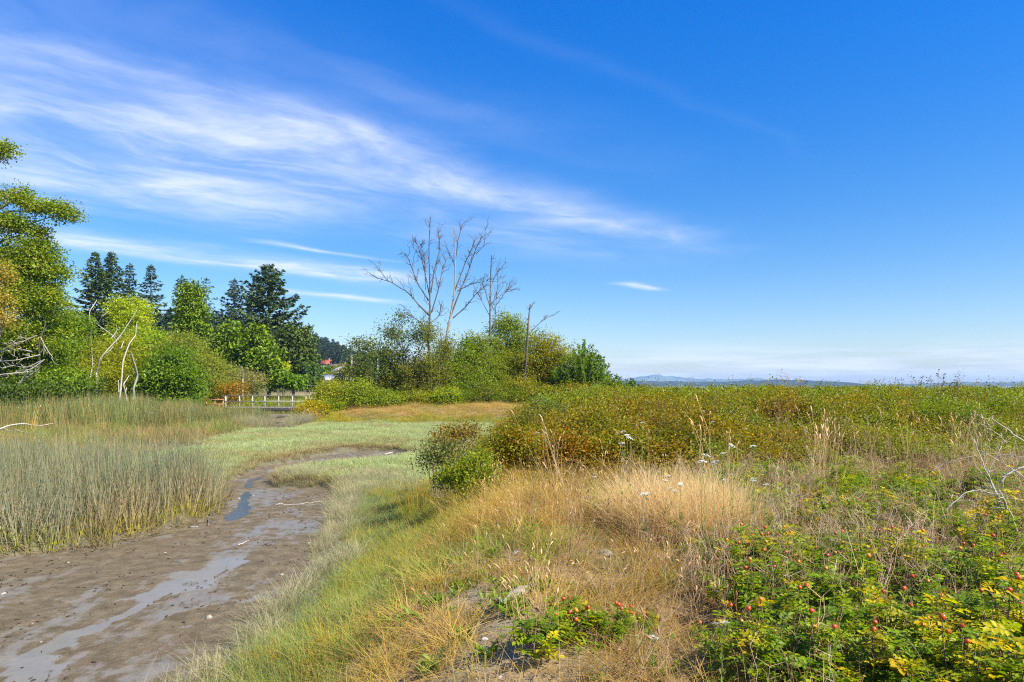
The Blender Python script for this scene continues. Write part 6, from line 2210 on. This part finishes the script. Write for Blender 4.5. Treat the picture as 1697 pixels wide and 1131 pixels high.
cane([(1668, 735), (1655, 720), (1640, 712), (1622, 700)], .007, .003, 'thin twisting cane high against the thicket', 10, 609)

# ------------------------------------------------------------------ white wildflowers
def umbel(r):
    b = MB()
    n = 26
    q = np.sqrt(r.random(n)) * .042
    a = r.random(n) * 6.283
    z = .010 - (q / .042) ** 2 * .012 + r.normal(0, .002, n)
    V, Q = [], []
    for k in range(n):
        s = r.uniform(.006, .010)
        x, y = math.cos(a[k]) * q[k], math.sin(a[k]) * q[k]
        t = r.random() * 3
        for j in range(6):
            g = t + j * 6.2832 / 6
            V.append((x + math.cos(g) * s, y + math.sin(g) * s, z[k] + (.002 if j % 2 else -.001)))
        Q += [(k * 6, k * 6 + 1, k * 6 + 2, k * 6 + 3), (k * 6, k * 6 + 3, k * 6 + 4, k * 6 + 5)]
    b.add(V, Q, None, (.72, .72, .62))
    for k in range(12):
        g = k * 6.2832 / 12
        tube(b, np.array([(0, 0, -.04), (math.cos(g) * .03, math.sin(g) * .03, -.002)]), [.001, .0008], 3, (.25, .32, .12))
    return b.mesh('flower_head', leaf_mat('petal', trans=.25, rough=.7, spec=.2, sat=.9))


def fstem(r, h):
    b = MB()
    tube(b, bend((0, 0, -.04 - h), (0, 0, -.035), 6, 0, .015, r), np.linspace(.0035, .002, 6), 4, (.20, .25, .08))
    for k in range(3):
        zz_ = -h * r.uniform(.3, .8)
        leaf_cards(b, np.tile([0, 0, zz_], (4, 1)), sph(r, 4) * [1, 1, .3] + [0, 0, .9], sph(r, 4) + [0, 0, 1], .05, .008, np.tile((.13, .19, .04), (4, 1)))
    return b.mesh('stem', GRASSM)


UM = [umbel(rr) for k in range(3)]
FS = {h: fstem(rr, h) for h in (.3, .55, .8, 1.25)}


def flower(px, py, h, size, label, group, seed):
    r = np.random.default_rng(seed)
    p = gp(px, py, h)
    t = thing('wildflower', (p[0], p[1], p[2] + h), label, 'wildflower', group, r.random() * 6.28)
    for nm, me in (('flower_head', UM[seed % 3]), ('stem', FS[h])):
        o = bpy.data.objects.new(nm, me)
        COL.objects.link(o)
        o.parent = t
        if nm == 'flower_head':
            o.scale = (size, size, size)
            o.rotation_euler = (r.normal(-.1, .2), r.normal(0, .2), 0)


flower(1083, 1060, .3, .85, 'flat white flower head low in the dead grass', 'white flat topped wildflowers', 701)
flower(1196, 1035, .55, 1.15, 'large cream flower head beside the rose bushes', 'white flat topped wildflowers', 702)
flower(803, 1060, .3, .45, 'small white flower over the bare sandy patch', 'white flat topped wildflowers', 703)
flower(829, 1124, .3, .3, 'tiny white flower at the bottom of the picture', 'white flat topped wildflowers', 704)
for k, (px, py) in enumerate(((1072, 818), (1066, 820), (1107, 789), (1127, 802), (1110, 810), (1117, 814), (1103, 797), (1128, 804))):
    flower(px, py, .8, .8, 'white flower head of the loose cluster above the pale golden grass', 'white flowers above the golden grass', 710 + k)
for k, (px, py) in enumerate(((1198, 752), (1170, 755), (1213, 739), (1248, 740), (1164, 767), (1185, 768))):
    flower(px, py, 1.25, 1.0, 'white flower head rising from the rusty shrubs of the thicket', 'white flowers in the thicket', 730 + k)
for k, (px, py) in enumerate(((1199, 796), (1211, 788), (1249, 798), (1270, 804), (1248, 794), (985, 791))):
    flower(px, py, .8, .8, 'white flower head in the dry grass at the foot of the thicket', 'white flowers at the thicket foot', 740 + k)
for k, (px, py) in enumerate(((1040, 722), (1033, 716), (1044, 727), (1031, 735), (890, 718), (1065, 701), (1180, 700), (1233, 675))):
    flower(px, py, 1.25, 1.0, 'pale flower head on the crest of the brushy thicket', 'pale flowers on the thicket crest', 750 + k)

# ------------------------------------------------------------------ green weeds and rush clump on the bank
def weed(px, py, L, n, label, seed, pal=((.14, .22, .03), (.19, .28, .04)), W=.25, group='green weeds on the dry bank'):
    r = np.random.default_rng(seed)
    p = gp(px, py)
    b = MB()
    a = np.arange(n) * 2.4 + r.normal(0, .2, n)
    el = r.uniform(.15, 1.25, n)
    D = np.stack([np.cos(a) * np.cos(el), np.sin(a) * np.cos(el), np.sin(el)], 1)
    N_ = np.stack([-np.cos(a) * np.sin(el), -np.sin(a) * np.sin(el), np.cos(el)], 1)
    l = L * r.uniform(.6, 1.1, n)
    leaf_cards(b, r.normal(0, .012, (n, 3)) * [1, 1, .3], D, N_, l, l * W, pick_cols(r, pal, n) * (1 + r.normal(0, .1, (n, 1))), .10, 'round')
    o = b.obj('weed', LEAF)
    o.location = p
    tag(o, label, 'weed', group)


weed(850, 1022, .17, 22, 'bright green weed rosette leaning on the silver log', 801)
weed(843, 990, .13, 14, 'green weed just above the silver log', 802)
weed(795, 900, .13, 18, 'green weed rosette in the dry grass by the slope', 803)
weed(793, 868, .10, 14, 'darker weed at the top of the faint trail', 804)
weed(768, 1062, .17, 26, 'tufted green weed at the edge of the bare bank', 805, W=.10)
weed(803, 1090, .14, 18, 'yellow green weed below the small white flower', 806)
weed(757, 955, .10, 14, 'small weed below the short silver driftwood', 807)
weed(720, 1105, .14, 18, 'pale weed low on the grassy slope', 808, ((.20, .27, .07), (.24, .30, .09)))
weed(770, 880, .10, 12, 'small bright weed beside the tufted slope', 809)
weed(880, 872, .16, 20, 'dark leafy weed in the shade of the thicket', 810, ((.08, .14, .02), (.10, .16, .025)))

rc = np.random.default_rng(820)
p = gp(690, 862)
rt = thing('rush_clump', tuple(p), 'orange tipped rush clump at the edge of the salt meadow', 'rush')
b1 = blades(rc, 150, .30, .62, .25, .007, .38, [(.12, .19, .025)], [(.28, .27, .04), (.20, .25, .035)], 4, .5, .2)
b1.obj('green_blades', GRASSM, rt)
b2 = blades(rc, 80, .28, .92, .15, .008, .26, [(.26, .24, .05)], [(.50, .24, .05), (.44, .26, .07), (.36, .17, .05)], 4, .35, .3)
b2.obj('orange_stems', GRASSM, rt)
